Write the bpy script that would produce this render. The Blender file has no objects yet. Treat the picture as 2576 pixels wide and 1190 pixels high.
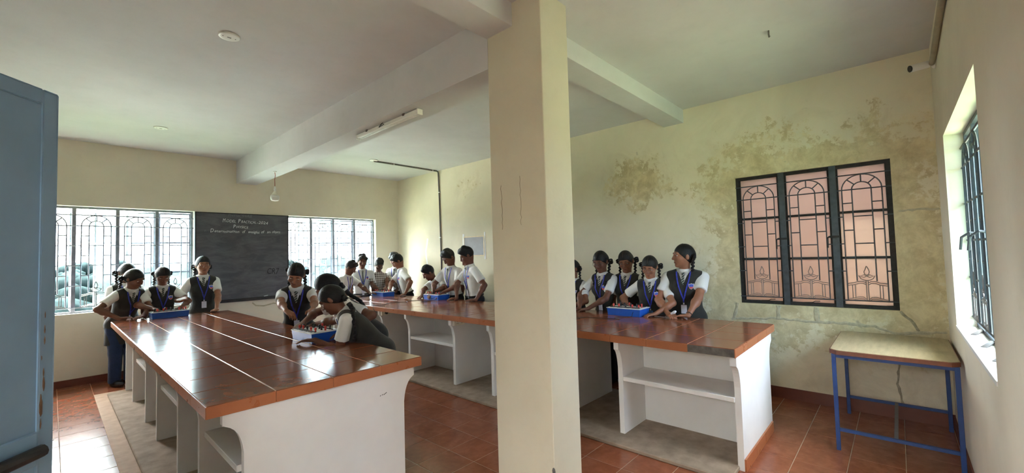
import bpy, bmesh, math, random
import numpy as np
from mathutils import Vector, Matrix
random.seed(7)
scene = bpy.context.scene
COL = scene.collection

# ------------------------------------------------------------------ camera
cam_d = bpy.data.cameras.new('camera')
cam = bpy.data.objects.new('camera', cam_d)
COL.objects.link(cam)
RIGHT = Vector((0.674934, -0.737335, -0.028295)); DOWN = Vector((0.012616, 0.049872, -0.998676)); FWD = Vector((0.737770, 0.673684, 0.042963))
cam.matrix_world = Matrix(((RIGHT.x, -DOWN.x, -FWD.x, 0), (RIGHT.y, -DOWN.y, -FWD.y, 0),
                           (RIGHT.z, -DOWN.z, -FWD.z, 1.55), (0, 0, 0, 1)))
cam_d.sensor_fit = 'HORIZONTAL'; cam_d.sensor_width = 36.0
cam_d.lens = 1060.05 / 2576 * 36.0
cam_d.clip_start = 0.02; cam_d.clip_end = 900
scene.camera = cam

# ------------------------------------------------------------------ world, portals, exposure
SKY_MIN, SKY_SUN = 1.2, 15.0      # hazy sky: dim opposite the sun, bright round it
world = bpy.data.worlds.new('world'); scene.world = world
world.use_nodes = True
wn = world.node_tree; wn.nodes.clear()
w_out = wn.nodes.new('ShaderNodeOutputWorld'); w_bg = wn.nodes.new('ShaderNodeBackground')
w_geo = wn.nodes.new('ShaderNodeTexCoord'); w_sep = wn.nodes.new('ShaderNodeSeparateXYZ')
w_ramp = wn.nodes.new('ShaderNodeValToRGB')
wn.links.new(w_geo.outputs['Generated'], w_sep.inputs[0])
wn.links.new(w_sep.outputs['Z'], w_ramp.inputs['Fac'])
e = w_ramp.color_ramp.elements
e[0].position = 0.0; e[0].color = (0.56, 0.73, 1.0, 1)
e[1].position = 0.6; e[1].color = (0.42, 0.62, 1.0, 1)
SUN_FROM = Vector((-0.20, 0.33, 0.92)).normalized()
w_dot = wn.nodes.new('ShaderNodeVectorMath'); w_dot.operation = 'DOT_PRODUCT'
w_dot.inputs[1].default_value = SUN_FROM
wn.links.new(w_geo.outputs['Generated'], w_dot.inputs[0])
def w_math(op, a, b):
    m = wn.nodes.new('ShaderNodeMath'); m.operation = op
    for i, v in enumerate((a, b)):
        if isinstance(v, float): m.inputs[i].default_value = v
        else: wn.links.new(v, m.inputs[i])
    if op == 'MULTIPLY_ADD': m.inputs[2].default_value = 0.5
    return m.outputs[0]
w_h = w_math('POWER', w_math('MAXIMUM', w_math('MULTIPLY_ADD', w_dot.outputs['Value'], 0.5), 0.0), 3.0)
wn.links.new(w_math('ADD', w_math('MULTIPLY', w_h, SKY_SUN), SKY_MIN), w_bg.inputs['Strength'])
w_mix = wn.nodes.new('ShaderNodeMix'); w_mix.data_type = 'RGBA'
wn.links.new(w_math('MINIMUM', w_math('MULTIPLY', w_h, 2.2), 1.0), w_mix.inputs[0])
wn.links.new(w_ramp.outputs['Color'], w_mix.inputs[6]); w_mix.inputs[7].default_value = (1.0, 0.985, 0.96, 1)
wn.links.new(w_mix.outputs[2], w_bg.inputs['Color'])
sun_d = bpy.data.lights.new('sun', 'SUN'); sun_d.energy = 24.0; sun_d.angle = math.radians(3.0); sun_d.color = (1.0, 0.99, 0.98)
sun_o = bpy.data.objects.new('sun', sun_d); COL.objects.link(sun_o)
sun_o.rotation_euler = SUN_FROM.to_track_quat('Z', 'Y').to_euler()
wn.links.new(w_bg.outputs[0], w_out.inputs[0])

def portal(name, loc, rot, sx, sy):
    l = bpy.data.lights.new(name, 'AREA'); l.shape = 'RECTANGLE'; l.size = sx; l.size_y = sy
    l.cycles.is_portal = True
    o = bpy.data.objects.new(name, l); o.location = loc; o.rotation_euler = rot; COL.objects.link(o)
PI = math.pi
portal('window_portal', (0.635, 8.24, 1.645), (-PI/2, 0, 0), 1.72, 1.43)
portal('window_portal', (3.705, 8.24, 1.645), (-PI/2, 0, 0), 1.72, 1.43)
portal('window_portal', (3.565, -0.525, 1.635), (PI/2, 0, 0), 1.68, 1.40)
portal('door_portal', (-1.0, 0.39, 1.03), (0, -PI/2, 0), 2.06, 1.10)
portal('window_portal', (5.34, 0.652, 1.635), (0, PI/2, 0), 1.38, 1.30)

scene.view_settings.view_transform = 'Standard'
scene.view_settings.look = 'None'
scene.view_settings.gamma = 1.0
scene.view_settings.use_curve_mapping = False
scene.view_settings.exposure = 2.82
scene.cycles.max_bounces = 12; scene.cycles.diffuse_bounces = 8; scene.cycles.glossy_bounces = 5
scene.cycles.transmission_bounces = 6; scene.cycles.transparent_max_bounces = 12
scene.cycles.caustics_reflective = False; scene.cycles.caustics_refractive = False
scene.cycles.sample_clamp_indirect = 6.0
scene.cycles.use_denoising = True

# ------------------------------------------------------------------ materials
def srgb(r, g, b):
    f = lambda c: (c/255/12.92 if c/255 <= 0.04045 else ((c/255+0.055)/1.055)**2.4)
    return (f(r), f(g), f(b), 1)

class NT:
    def __init__(s, name):
        s.m = bpy.data.materials.new(name); s.m.use_nodes = True
        s.t = s.m.node_tree; s.n = s.t.nodes; s.l = s.t.links
        s.b = s.n['Principled BSDF']
    def add(s, typ, **kw):
        n = s.n.new(typ)
        for k, v in kw.items():
            if k in n.inputs: n.inputs[k].default_value = v
            else: setattr(n, k, v)
        return n
    def link(s, a, b): s.l.new(a, b)
    def coord(s, which='Object', scale=(1, 1, 1), loc=(0, 0, 0)):
        c = s.add('ShaderNodeTexCoord'); m = s.add('ShaderNodeMapping')
        m.inputs['Scale'].default_value = scale; m.inputs['Location'].default_value = loc
        s.link(c.outputs[which], m.inputs['Vector']); return m.outputs[0]
    def noise(s, vec, scale, detail=4, rough=0.55, dist=0.0):
        n = s.add('ShaderNodeTexNoise'); n.inputs['Scale'].default_value = scale
        n.inputs['Detail'].default_value = detail; n.inputs['Roughness'].default_value = rough
        n.inputs['Distortion'].default_value = dist
        if vec is not None: s.link(vec, n.inputs['Vector'])
        return n.outputs['Fac']
    def ramp(s, fac, stops):
        r = s.add('ShaderNodeValToRGB'); el = r.color_ramp.elements
        while len(el) < len(stops): el.new(0.5)
        for i, (p, c) in enumerate(stops):
            el[i].position = p; el[i].color = c if len(c) == 4 else (*c, 1)
        s.link(fac, r.inputs['Fac']); return r.outputs['Color']
    def val(s, fac, a, b):
        return s.ramp(fac, [(a, (0, 0, 0, 1)), (b, (1, 1, 1, 1))])
    def mix(s, fac, a, b, mode='MIX'):
        m = s.add('ShaderNodeMix'); m.data_type = 'RGBA'; m.blend_type = mode
        for sock, v in ((m.inputs[0], fac), (m.inputs[6], a), (m.inputs[7], b)):
            if isinstance(v, (int, float)): sock.default_value = v
            elif isinstance(v, tuple): sock.default_value = v
            else: s.link(v, sock)
        return m.outputs[2]
    def math(s, op, a, b=0.0):
        m = s.add('ShaderNodeMath'); m.operation = op
        for i, v in enumerate((a, b)):
            if isinstance(v, (int, float)): m.inputs[i].default_value = v
            else: s.link(v, m.inputs[i])
        return m.outputs[0]
    def xyz(s, vec):
        n = s.add('ShaderNodeSeparateXYZ'); s.link(vec, n.inputs[0]); return n.outputs
    def bump(s, h, strength=0.2, dist=0.01):
        b = s.add('ShaderNodeBump'); b.inputs['Strength'].default_value = strength
        b.inputs['Distance'].default_value = dist
        s.link(h, b.inputs['Height']); s.link(b.outputs[0], s.b.inputs['Normal'])
    def set(s, color=None, rough=0.6, metal=0.0, spec=0.5, coat=0.0):
        if color is not None:
            if isinstance(color, tuple): s.b.inputs['Base Color'].default_value = color
            else: s.link(color, s.b.inputs['Base Color'])
        if isinstance(rough, (int, float)): s.b.inputs['Roughness'].default_value = rough
        else: s.link(rough, s.b.inputs['Roughness'])
        s.b.inputs['Metallic'].default_value = metal
        s.b.inputs['Specular IOR Level'].default_value = spec
        s.b.inputs['Coat Weight'].default_value = coat
        return s.m

def simple(name, col, rough=0.6, metal=0.0, var=0.12, scale=12.0, spec=0.5, bump=0.0):
    t = NT(name); v = t.coord()
    n = t.noise(v, scale, 4)
    dark = tuple(c*(1-var) for c in col[:3]) + (1,); lite = tuple(min(1, c*(1+var)) for c in col[:3]) + (1,)
    c = t.ramp(n, [(0.3, dark), (0.7, lite)])
    if bump: t.bump(n, bump, 0.005)
    return t.set(c, rough, metal, spec)

M = {}
def mk_wall(name, base, stain):
    t = NT(name); v = t.coord()
    n1 = t.noise(v, 1.1, 5, 0.6); n2 = t.noise(v, 6, 6, 0.65); n3 = t.noise(v, 40, 3, 0.6)
    c = t.mix(t.val(n1, 0.35, 0.7), base, tuple(x*0.88 for x in base[:3]) + (1,))
    c = t.mix(t.math('MULTIPLY', t.val(n2, 0.55, 0.75), 0.25), c, stain)
    t.bump(t.math('ADD', n3, n2), 0.12, 0.006)
    return t.set(c, 0.75, spec=0.25)
WALL = srgb(230, 223, 207); WALL_ST = srgb(204, 195, 172)
DAMP = srgb(236, 228, 204)
M['wall'] = mk_wall('painted_plaster', WALL, WALL_ST)

def mk_stained():
    # the damp right-hand wall: flaking ochre patches round the window, pale lime bloom, dark mould spots
    t = NT('damp_plaster'); v = t.coord()
    x, y, z = t.xyz(v)
    n1 = t.noise(v, 0.9, 5, 0.6, 0.6); n2 = t.noise(v, 3.2, 8, 0.68, 0.5); n3 = t.noise(v, 17, 7, 0.72)
    n4 = t.noise(v, 1.7, 6, 0.62, 0.3)
    c = t.mix(t.val(n1, 0.35, 0.68), DAMP, tuple(k*0.88 for k in DAMP[:3]) + (1,))
    # distance from the window opening (y 0..1.3, z 0.95..2.33)
    dy = t.math('MAXIMUM', t.math('SUBTRACT', t.math('ABSOLUTE', t.math('SUBTRACT', y, 0.65)), 0.66), 0.0)
    dz = t.math('MAXIMUM', t.math('SUBTRACT', t.math('ABSOLUTE', t.math('SUBTRACT', z, 1.64)), 0.69), 0.0)
    d = t.math('SQRT', t.math('ADD', t.math('MULTIPLY', dy, dy), t.math('MULTIPLY', dz, dz)))
    near = t.math('SUBTRACT', 1.0, t.math('MINIMUM', t.math('DIVIDE', d, 0.85), 1.0))
    # a second patch high on the wall left of the window
    py = t.math('DIVIDE', t.math('SUBTRACT', y, 2.45), 0.75); pz = t.math('DIVIDE', t.math('SUBTRACT', z, 2.45), 0.55)
    p2 = t.math('SUBTRACT', 1.0, t.math('MINIMUM', t.math('ADD', t.math('MULTIPLY', py, py), t.math('MULTIPLY', pz, pz)), 1.0))
    qy = t.math('DIVIDE', t.math('SUBTRACT', y, 5.7), 0.6); qz = t.math('DIVIDE', t.math('SUBTRACT', z, 2.85), 0.35)
    p3 = t.math('SUBTRACT', 1.0, t.math('MINIMUM', t.math('ADD', t.math('MULTIPLY', qy, qy), t.math('MULTIPLY', qz, qz)), 1.0))
    reg = t.math('MAXIMUM', t.math('MAXIMUM', near, t.math('MULTIPLY', p2, 0.85)), t.math('MULTIPLY', p3, 0.55))
    lvl = t.math('ADD', t.math('MULTIPLY', n2, 0.58), t.math('MULTIPLY', n3, 0.42))
    m1 = t.val(t.math('ADD', lvl, t.math('MULTIPLY', reg, 0.34)), 0.705, 0.745)
    m2 = t.val(t.math('ADD', t.math('ADD', t.math('MULTIPLY', n4, 0.62), t.math('MULTIPLY', n3, 0.38)), t.math('MULTIPLY', reg, 0.36)), 0.72, 0.75)
    n6 = t.noise(v, 5.5, 7, 0.72, 0.4)
    ochre = t.mix(t.val(n6, 0.38, 0.62), srgb(180, 162, 118), srgb(226, 212, 172))
    pale = t.mix(n3, srgb(236, 229, 204), srgb(216, 205, 172))
    soft = t.math('MULTIPLY', t.val(t.noise(v, 2.1, 7, 0.7, 1.2), 0.48, 0.72), t.math('ADD', t.math('MULTIPLY', reg, 0.8), 0.12))
    c = t.mix(t.math('MULTIPLY', soft, 0.55), c, srgb(176, 158, 118))
    c = t.mix(t.math('MULTIPLY', m2, 0.8), c, pale)
    c = t.mix(t.math('MULTIPLY', m1, 0.72), c, ochre)
    spots = t.val(t.noise(v, 5.5, 3, 0.5), 0.70, 0.76)
    c = t.mix(t.math('MULTIPLY', t.math('MULTIPLY', spots, reg), 0.7), c, srgb(120, 116, 100))
    low = t.math('MULTIPLY', t.val(t.math('SUBTRACT', 0.9, z), 0.0, 0.7), t.val(n2, 0.4, 0.65))
    c = t.mix(t.math('MULTIPLY', low, 0.35), c, srgb(150, 138, 104))
    h = t.math('ADD', t.math('MULTIPLY', m1, -0.5), n3)
    t.bump(h, 0.25, 0.006)
    return t.set(c, 0.8, spec=0.2)
M['stained'] = mk_stained()
M['ceiling'] = mk_wall('ceiling_plaster', srgb(212, 211, 213), srgb(188, 187, 190))
M['pillar'] = mk_wall('pillar_plaster', srgb(213, 207, 186), srgb(190, 182, 160))

def mk_tile(name, a, b, c3, rough, scale=5.0):
    t = NT(name); v = t.coord()
    oi = t.add('ShaderNodeObjectInfo')
    off = t.add('ShaderNodeVectorMath'); off.operation = 'ADD'
    sc = t.math('MULTIPLY', oi.outputs['Random'], 37.0)
    cb = t.add('ShaderNodeCombineXYZ'); t.link(sc, cb.inputs[0]); t.link(sc, cb.inputs[1])
    t.link(v, off.inputs[0]); t.link(cb.outputs[0], off.inputs[1])
    n = t.noise(off.outputs[0], scale, 5, 0.6, 0.8); n2 = t.noise(off.outputs[0], scale*4, 4, 0.65, 0.3)
    f = t.math('ADD', t.math('MULTIPLY', n, 0.65), t.math('MULTIPLY', n2, 0.35))
    col = t.ramp(f, [(0.24, a), (0.5, b), (0.80, c3)])
    hue = t.mix(t.math('MULTIPLY', oi.outputs['Random'], 0.25), col, b)
    r = t.ramp(n2, [(0.2, (rough*0.92,)*3), (0.8, (rough*1.15,)*3)])
    t.bump(n, 0.02, 0.003)
    return t.set(hue, r, spec=0.5)
M['floor_tile'] = mk_tile('terracotta_tile', srgb(108, 58, 40), srgb(138, 80, 56), srgb(166, 108, 80), 0.20)
M['table_tile'] = mk_tile('bench_tile', srgb(108, 62, 44), srgb(132, 78, 54), srgb(156, 100, 70), 0.15, 4.0)
M['edge_tile'] = mk_tile('edge_tile', srgb(156, 94, 62), srgb(166, 102, 67), srgb(174, 110, 73), 0.28, 2.5)
M['skirt'] = mk_tile('skirting_tile', srgb(86, 40, 30), srgb(104, 52, 38), srgb(124, 66, 48), 0.4)
M['grout'] = simple('grout', srgb(176, 150, 128), 0.8)
M['table_grout'] = simple('bench_grout', srgb(214, 190, 164), 0.5)
M['white'] = simple('white_distemper', srgb(222, 222, 222), 0.7, var=0.05, scale=3)
M['cement'] = simple('cement', srgb(150, 134, 118), 0.85, var=0.25, scale=9, bump=0.3)
M['greycement'] = simple('bare_cement', srgb(96, 92, 88), 0.85, var=0.35, scale=20, bump=0.3)
M['steel'] = simple('dark_steel', srgb(66, 73, 80), 0.5, 0.1, 0.25, 20)
M['rust_steel'] = simple('blackened_steel', srgb(36, 34, 34), 0.6, 0.1, 0.5, 30)
M['litbar'] = simple('grey_steel', srgb(120, 116, 116), 0.5, 0.1)
M['steel_back'] = simple('glare_lightened_steel', srgb(124, 128, 140), 0.5, 0.1, 0.2, 20)  # back window steel, lightened to carry the window glare in its colour
M['pipe'] = simple('painted_pipe', srgb(158, 148, 128), 0.5)
M['bluepaint'] = simple('blue_paint', srgb(26, 62, 122), 0.4, 0.0, 0.2)
M['trayblue'] = simple('blue_sheet', srgb(36, 92, 190), 0.35, 0.0, 0.08)
M['doorblue'] = simple('blue_grey_enamel', srgb(110, 138, 164), 0.45, 0.0, 0.10, 5)
M['panelwhite'] = simple('panel_white', srgb(226, 226, 224), 0.4)
M['black'] = simple('black_plastic', srgb(22, 22, 24), 0.4)
M['red'] = simple('red_plastic', srgb(206, 62, 52), 0.4)
M['plastic'] = simple('ivory_plastic', srgb(228, 224, 210), 0.4)
M['conduit'] = simple('grey_conduit', srgb(108, 104, 100), 0.5)
M['rustbrown'] = simple('rust', srgb(96, 72, 54), 0.8, 0, 0.4, 40)
M['paper'] = simple('paper', srgb(226, 228, 234), 0.8, 0, 0.05)
M['tape'] = simple('tape', srgb(236, 216, 178), 0.5, 0, 0.12)
M['whitetape'] = simple('white_strip', srgb(244, 244, 242), 0.6, 0, 0.03)
M['wood'] = simple('wood_edge', srgb(112, 62, 44), 0.5, 0, 0.3)
M['lampwhite'] = simple('lamp_white', srgb(236, 236, 232), 0.35, 0, 0.03)
M['wire'] = simple('wire_red', srgb(150, 70, 52), 0.5)
M['green'] = simple('foliage', srgb(20, 28, 28), 0.9, 0, 0.6, 0.6, spec=0.0)
M['grass'] = simple('dry_grass', srgb(86, 97, 74), 0.9, 0, 0.35, 0.2, spec=0.0)

def mk_ply():
    t = NT('ply_top'); v = t.coord(scale=(1, 6, 1))
    n = t.noise(v, 5, 6, 0.6); n2 = t.noise(t.coord(), 2.5, 5, 0.6)
    c = t.mix(t.val(n, 0.3, 0.7), srgb(160, 146, 116), srgb(182, 168, 136))
    c = t.mix(t.math('MULTIPLY', t.val(n2, 0.55, 0.7), 0.5), c, srgb(138, 124, 98))
    return t.set(c, 0.55)
M['ply'] = mk_ply()

def mk_board():
    t = NT('blackboard_slate'); v = t.coord(scale=(1, 1, 3.0))
    n = t.noise(v, 3.0, 7, 0.65, 0.8); n2 = t.noise(t.coord(scale=(1, 1, 6)), 9, 5, 0.7, 0.6)
    c = t.mix(t.val(n, 0.4, 0.8), srgb(82, 84, 92), srgb(114, 116, 124))
    c = t.mix(t.math('MULTIPLY', t.val(n2, 0.62, 0.72), 0.22), c, srgb(170, 170, 172))
    return t.set(c, 0.75, spec=0.3)
M['board'] = mk_board()
M['chalk'] = simple('chalk', srgb(226, 230, 236), 0.95, 0, 0.1, 120)
M['faintchalk'] = simple('faint_chalk', srgb(128, 130, 138), 0.95)
M['darkchalk'] = simple('wiped_slate', srgb(40, 41, 46), 0.9)

def mk_glass(name, tint, frost, alpha):
    t = NT(name); n = t.n
    n.remove(t.b)
    out = n['Material Output']
    tr = t.add('ShaderNodeBsdfTransparent'); tr.inputs[0].default_value = tint
    gl = t.add('ShaderNodeBsdfGlossy'); gl.inputs['Roughness'].default_value = 0.05
    df = t.add('ShaderNodeBsdfTranslucent'); df.inputs[0].default_value = frost
    di = t.add('ShaderNodeBsdfDiffuse'); di.inputs[0].default_value = frost
    v = t.coord(); nz = t.noise(v, 3, 4)
    m0 = t.add('ShaderNodeMixShader'); m0.inputs[0].default_value = 0.35
    t.link(df.outputs[0], m0.inputs[1]); t.link(di.outputs[0], m0.inputs[2])
    m1 = t.add('ShaderNodeMixShader')
    f = t.math('ADD', t.math('MULTIPLY', nz, 0.06), alpha - 0.03)
    t.link(f, m1.inputs[0]); t.link(tr.outputs[0], m1.inputs[1]); t.link(m0.outputs[0], m1.inputs[2])
    m2 = t.add('ShaderNodeMixShader'); m2.inputs[0].default_value = 0.05
    t.link(m1.outputs[0], m2.inputs[1]); t.link(gl.outputs[0], m2.inputs[2])
    t.link(m2.outputs[0], out.inputs[0]); return t.m
M['pane_clear'] = mk_glass('clear_pane', (0.80, 0.92, 0.95, 1), (0.55, 0.70, 0.75, 1), 0.045)
M['pane_pink'] = mk_glass('pink_frosted_pane', (0.8, 0.6, 0.55, 1), (0.40, 0.315, 0.285, 1), 1.04)

# ------------------------------------------------------------------ object helpers
def link(o, parent=None):
    COL.objects.link(o)
    if parent is not None: o.parent = parent
    return o
def mesh_obj(name, me, mat, parent=None):
    o = bpy.data.objects.new(name, me)
    if mat is not None and not me.materials: me.materials.append(mat)
    return link(o, parent)
def obj(name, bm, mat, parent=None, smooth=False):
    me = bpy.data.meshes.new(name)
    bmesh.ops.recalc_face_normals(bm, faces=bm.faces)
    bm.to_mesh(me); bm.free()
    if smooth:
        for p in me.polygons: p.use_smooth = True
    return mesh_obj(name, me, mat, parent)
def empty(name, loc=(0, 0, 0), rz=0.0):
    o = bpy.data.objects.new(name, None); o.location = loc; o.rotation_euler = (0, 0, rz)
    o.empty_display_size = 0.1
    COL.objects.link(o); return o
def tag(o, label=None, cat=None, group=None, kind=None):
    if label: o['label'] = label
    if cat: o['category'] = cat
    if group: o['group'] = group
    if kind: o['kind'] = kind
    return o
def box(bm, x0, x1, y0, y1, z0, z1, bev=0.0):
    vs = [bm.verts.new(p) for p in ((x0,y0,z0),(x1,y0,z0),(x1,y1,z0),(x0,y1,z0),(x0,y0,z1),(x1,y0,z1),(x1,y1,z1),(x0,y1,z1))]
    fs = [bm.faces.new([vs[i] for i in f]) for f in ((3,2,1,0),(4,5,6,7),(0,1,5,4),(1,2,6,5),(2,3,7,6),(3,0,4,7))]
    if bev > 0:
        bmesh.ops.bevel(bm, geom=list({e for f in fs for e in f.edges}), offset=bev, segments=1, affect='EDGES', profile=0.7)
def B(*bxs, bev=0.0):
    bm = bmesh.new()
    for b in bxs: box(bm, *b, bev=bev)
    return bm
def tube(bm, pts, r, n=8, closed=False, cap=True, rads=None):
    pts = [Vector(p) for p in pts]; rings = []
    N = len(pts); prev = None
    for i, p in enumerate(pts):
        a = pts[(i-1) % N] if (closed or i > 0) else p
        b = pts[(i+1) % N] if (closed or i < N-1) else p
        t = (b-a).normalized()
        if prev is None:
            ref = Vector((0, 0, 1)) if abs(t.z) < 0.9 else Vector((1, 0, 0))
            u = t.cross(ref).normalized()
        else:
            u = (prev - t*prev.dot(t))
            u = u.normalized() if u.length > 1e-6 else t.orthogonal().normalized()
        prev = u; w = t.cross(u)
        rr = rads[i] if rads else r
        rings.append([bm.verts.new(p + u*math.cos(2*PI*k/n)*rr + w*math.sin(2*PI*k/n)*rr) for k in range(n)])
    for i in range(N if closed else N-1):
        A, Bq = rings[i], rings[(i+1) % N]
        for k in range(n): bm.faces.new((A[k], A[(k+1) % n], Bq[(k+1) % n], Bq[k]))
    if cap and not closed:
        bm.faces.new(rings[0][::-1]); bm.faces.new(rings[-1])
def bar(bm, a, b, w, d=None, nrm=(0, 1, 0)):
    # rectangular bar from a to b; w across, d along nrm
    a = Vector(a); b = Vector(b); d = d or w
    t = (b-a).normalized(); n = Vector(nrm); n = (n - t*n.dot(t)).normalized(); s = t.cross(n)
    vs = []
    for p in (a, b):
        for i, j in ((-1,-1),(1,-1),(1,1),(-1,1)):
            vs.append(bm.verts.new(p + s*i*w/2 + n*j*d/2))
    for f in ((0,1,2,3),(7,6,5,4),(0,4,5,1),(1,5,6,2),(2,6,7,3),(3,7,4,0)): bm.faces.new([vs[i] for i in f])
def lathe(bm, prof, n=20, c=(0, 0, 0), axis=None):
    rings = []
    q = Vector((0, 0, 1)).rotation_difference(Vector(axis)) if axis else None
    for r, z in prof:
        ring = []
        for k in range(n):
            v = Vector((r*math.cos(2*PI*k/n), r*math.sin(2*PI*k/n), z))
            if q: v = q @ v
            ring.append(bm.verts.new(v + Vector(c)))
        rings.append(ring)
    for A, Bq in zip(rings, rings[1:]):
        for k in range(n): bm.faces.new((A[k], A[(k+1) % n], Bq[(k+1) % n], Bq[k]))
    bm.faces.new(rings[0][::-1]); bm.faces.new(rings[-1])
def prism(bm, poly, axis, lo, hi):
    # polygon of 2-D points extruded along an axis: 0 -> (y,z), 1 -> (x,z), 2 -> (x,y)
    def P(p, h):
        return (h, p[0], p[1]) if axis == 0 else ((p[0], h, p[1]) if axis == 1 else (p[0], p[1], h))
    A = [bm.verts.new(P(p, lo)) for p in poly]; Bv = [bm.verts.new(P(p, hi)) for p in poly]
    n = len(poly)
    for k in range(n): bm.faces.new((A[k], A[(k+1) % n], Bv[(k+1) % n], Bv[k]))
    f1 = bm.faces.new(A[::-1]); f2 = bm.faces.new(Bv)
    bm.normal_update(); bmesh.ops.triangulate(bm, faces=[f1, f2])
def copy_tree(o, parent=None, loc=None):
    c = o.copy(); COL.objects.link(c)
    if parent is not None: c.parent = parent
    if loc is not None: c.location = loc
    for ch in o.children: copy_tree(ch, c)
    return c
# ------------------------------------------------------------------ the room
XL, XR, YF, YB, HC = -0.76, 5.10, -0.285, 8.0, 3.23
def struct(name, bm, mat, parent=None, smooth=False):
    o = obj(name, bm, mat, parent, smooth)
    if parent is None: o['kind'] = 'structure'
    return o
def wall_with_holes(name, mat, axis, lo, hi, a0, a1, holes):
    # axis 1: wall spans x (a) at y lo..hi ; axis 0: spans y (a) at x lo..hi
    bm = bmesh.new(); holes = sorted(holes)
    def bx(a, b, z0, z1):
        if axis == 1: box(bm, a, b, lo, hi, z0, z1)
        else: box(bm, lo, hi, a, b, z0, z1)
    cur = a0
    for (h0, h1, z0, z1) in holes:
        if h0 > cur: bx(cur, h0, 0, HC)
        if z0 > 0: bx(h0, h1, 0, z0)
        bx(h0, h1, z1, HC)
        cur = h1
    if cur < a1: bx(cur, a1, 0, HC)
    return struct(name, bm, mat)
WZ0, WZ1 = 0.93, 2.36
w_back = wall_with_holes('wall_back', M['wall'], 1, YB, YB+0.23, XL-0.23, XR+0.23, [(-0.225, 1.49, WZ0, WZ1), (2.85, 4.56, WZ0, WZ1)])
w_right = wall_with_holes('wall_right', M['stained'], 0, XR, XR+0.23, YF-0.23, YB, [(0.0125, 1.2945, 0.953, 2.3245)])
w_front = wall_with_holes('wall_front', M['wall'], 1, YF-0.23, YF, XL-0.23, XR, [(2.725, 4.405, 0.945, 2.33)])
w_left = wall_with_holes('wall_left', M['wall'], 0, XL-0.23, XL, YF, YB, [(-0.16, 0.94, 0.0, 2.06)])
struct('ceiling', B((XL-0.23, XR+0.23, YF-0.23, YB+0.23, HC, HC+0.15)), M['ceiling'])
floor = struct('floor', B((XL-0.23, XR+0.23, YF-0.23, YB+0.23, -0.15, -0.002)), M['grout'])
tag(floor, 'terracotta tiled floor with pale joints')
struct('trim_1', B((2.05, 2.345, 2.055, YB, 2.853, HC)), M['ceiling'])['label'] = 'deep plastered ceiling beam running from pillar to blackboard wall'
struct('trim_2', B((XL, XR, 1.82, 2.06, 3.07, HC)), M['ceiling'])['label'] = 'shallow plastered ceiling beam crossing the room at the pillar'
M['scratch'] = simple('scratched_plaster', srgb(156, 146, 124), .8)
pil = struct('pillar', B((2.052, 2.343, 1.583, 2.058, 0, HC), bev=0.004), M['pillar'])
tag(pil, 'cream plastered square pillar standing in the middle of the room')
obj('plaster_foot', B((2.035, 2.36, 1.566, 2.075, 0, 0.075), bev=0.006), M['pillar'], pil)
bm = bmesh.new()
for k in range(5):
    a = random.uniform(0, 6.28)
ch = [(2.0515, 1.583+0.004+0.012*math.cos(a)*1.0, 0.245+0.022*math.sin(a)) for a in np.linspace(0, 2*PI, 9)[:-1]]
bm.faces.new([bm.verts.new(p) for p in ch])
r_ = bmesh.ops.extrude_face_region(bm, geom=list(bm.faces)); bmesh.ops.translate(bm, verts=[v for v in r_['geom'] if isinstance(v, bmesh.types.BMVert)], vec=(-0.0015, 0, 0))
obj('chipped_plaster', bm, M['greycement'], pil)
bm = bmesh.new()
for (y, z0, z1) in ((1.96, 1.72, 2.02), (1.79, 1.74, 2.06)):
    pts = [(2.0515, y+random.uniform(-.006, .006), z) for z in np.linspace(z0, z1, 14)]
    tube(bm, pts, 0.0018, 5)
obj('scratch', bm, M['scratch'], pil)
# skirting
struct('baseboard_back', B((XL, XR, YB-0.012, YB, 0, 0.095)), M['skirt'])
struct('baseboard_right', B((XR-0.012, XR, YF, YB-0.012, 0, 0.112)), M['skirt'])
struct('baseboard_front', B((XL, XR-0.012, YF, YF+0.010, 0, 0.10)), M['skirt'])
struct('baseboard_left', B((XL, XL+0.012, 0.98, YB-0.012, 0, 0.095)), M['skirt'])

# floor tiles: individual tiles where the floor shows, the rest joined
P300 = 0.3004
tx = [0.07 + 0.3004*k for k in range(-3, 18)]; ty = [0.634 + 0.3007*k for k in range(-4, 26)]
tm = bmesh.new(); box(tm, 0.002, P300-0.002, 0.002, P300-0.002, -0.012, 0.0, bev=0.0015)
tile_me = bpy.data.meshes.new('floor_tile'); tm.to_mesh(tile_me); tm.free(); tile_me.materials.append(M['floor_tile'])
def seen_px(p):
    d = Vector(p) - Vector((0, 0, 1.55)); z = d.dot(FWD)
    if z < 0.2: return None
    return (1288 + 1060*d.dot(RIGHT)/z, 595 + 1060*d.dot(DOWN)/z)
vis, rest = [], []
for x in tx:
    for y in ty:
        x1, y1 = x+P300, y+P300
        if x1 > XR+0.05 or y1 > YB+0.1 or x < XL-0.25 or y < YF-0.25:
            pass
        c = (x+0.15, y+0.15)
        under = (0.5 < c[0] < 1.72 and 2.55 < c[1] < 7.2) or (3.1 < c[0] < 4.3 and 0.9 < c[1] < 7.1)
        if under: continue
        s = [seen_px((x+a*0.3, y+b*0.3, 0)) for a in (0, 1) for b in (0, 1)]
        ok = any(q and -20 < q[0] < 2600 and q[1] < 1210 for q in s)
        d = math.hypot(*c)
        (vis if ok else rest).append((d, x, y))
vis.sort()
rest += vis[295:]; vis = vis[:295]
for d, x, y in vis:
    if x < XL-0.2 or y < YF-0.3: continue
    o = mesh_obj('floor_tile', tile_me, None, floor); o.location = (x, y, 0)
bm = bmesh.new()
for d, x, y in rest:
    box(bm, max(x, XL-0.2)+0.002, min(x+P300, XR+0.2)-0.002, max(y, YF-0.2)+0.002, min(y+P300, YB+0.2)-0.002, -0.012, 0.0)
o = obj('floor_tile_field', bm, M['floor_tile'], floor); o['kind'] = 'stuff'

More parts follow.
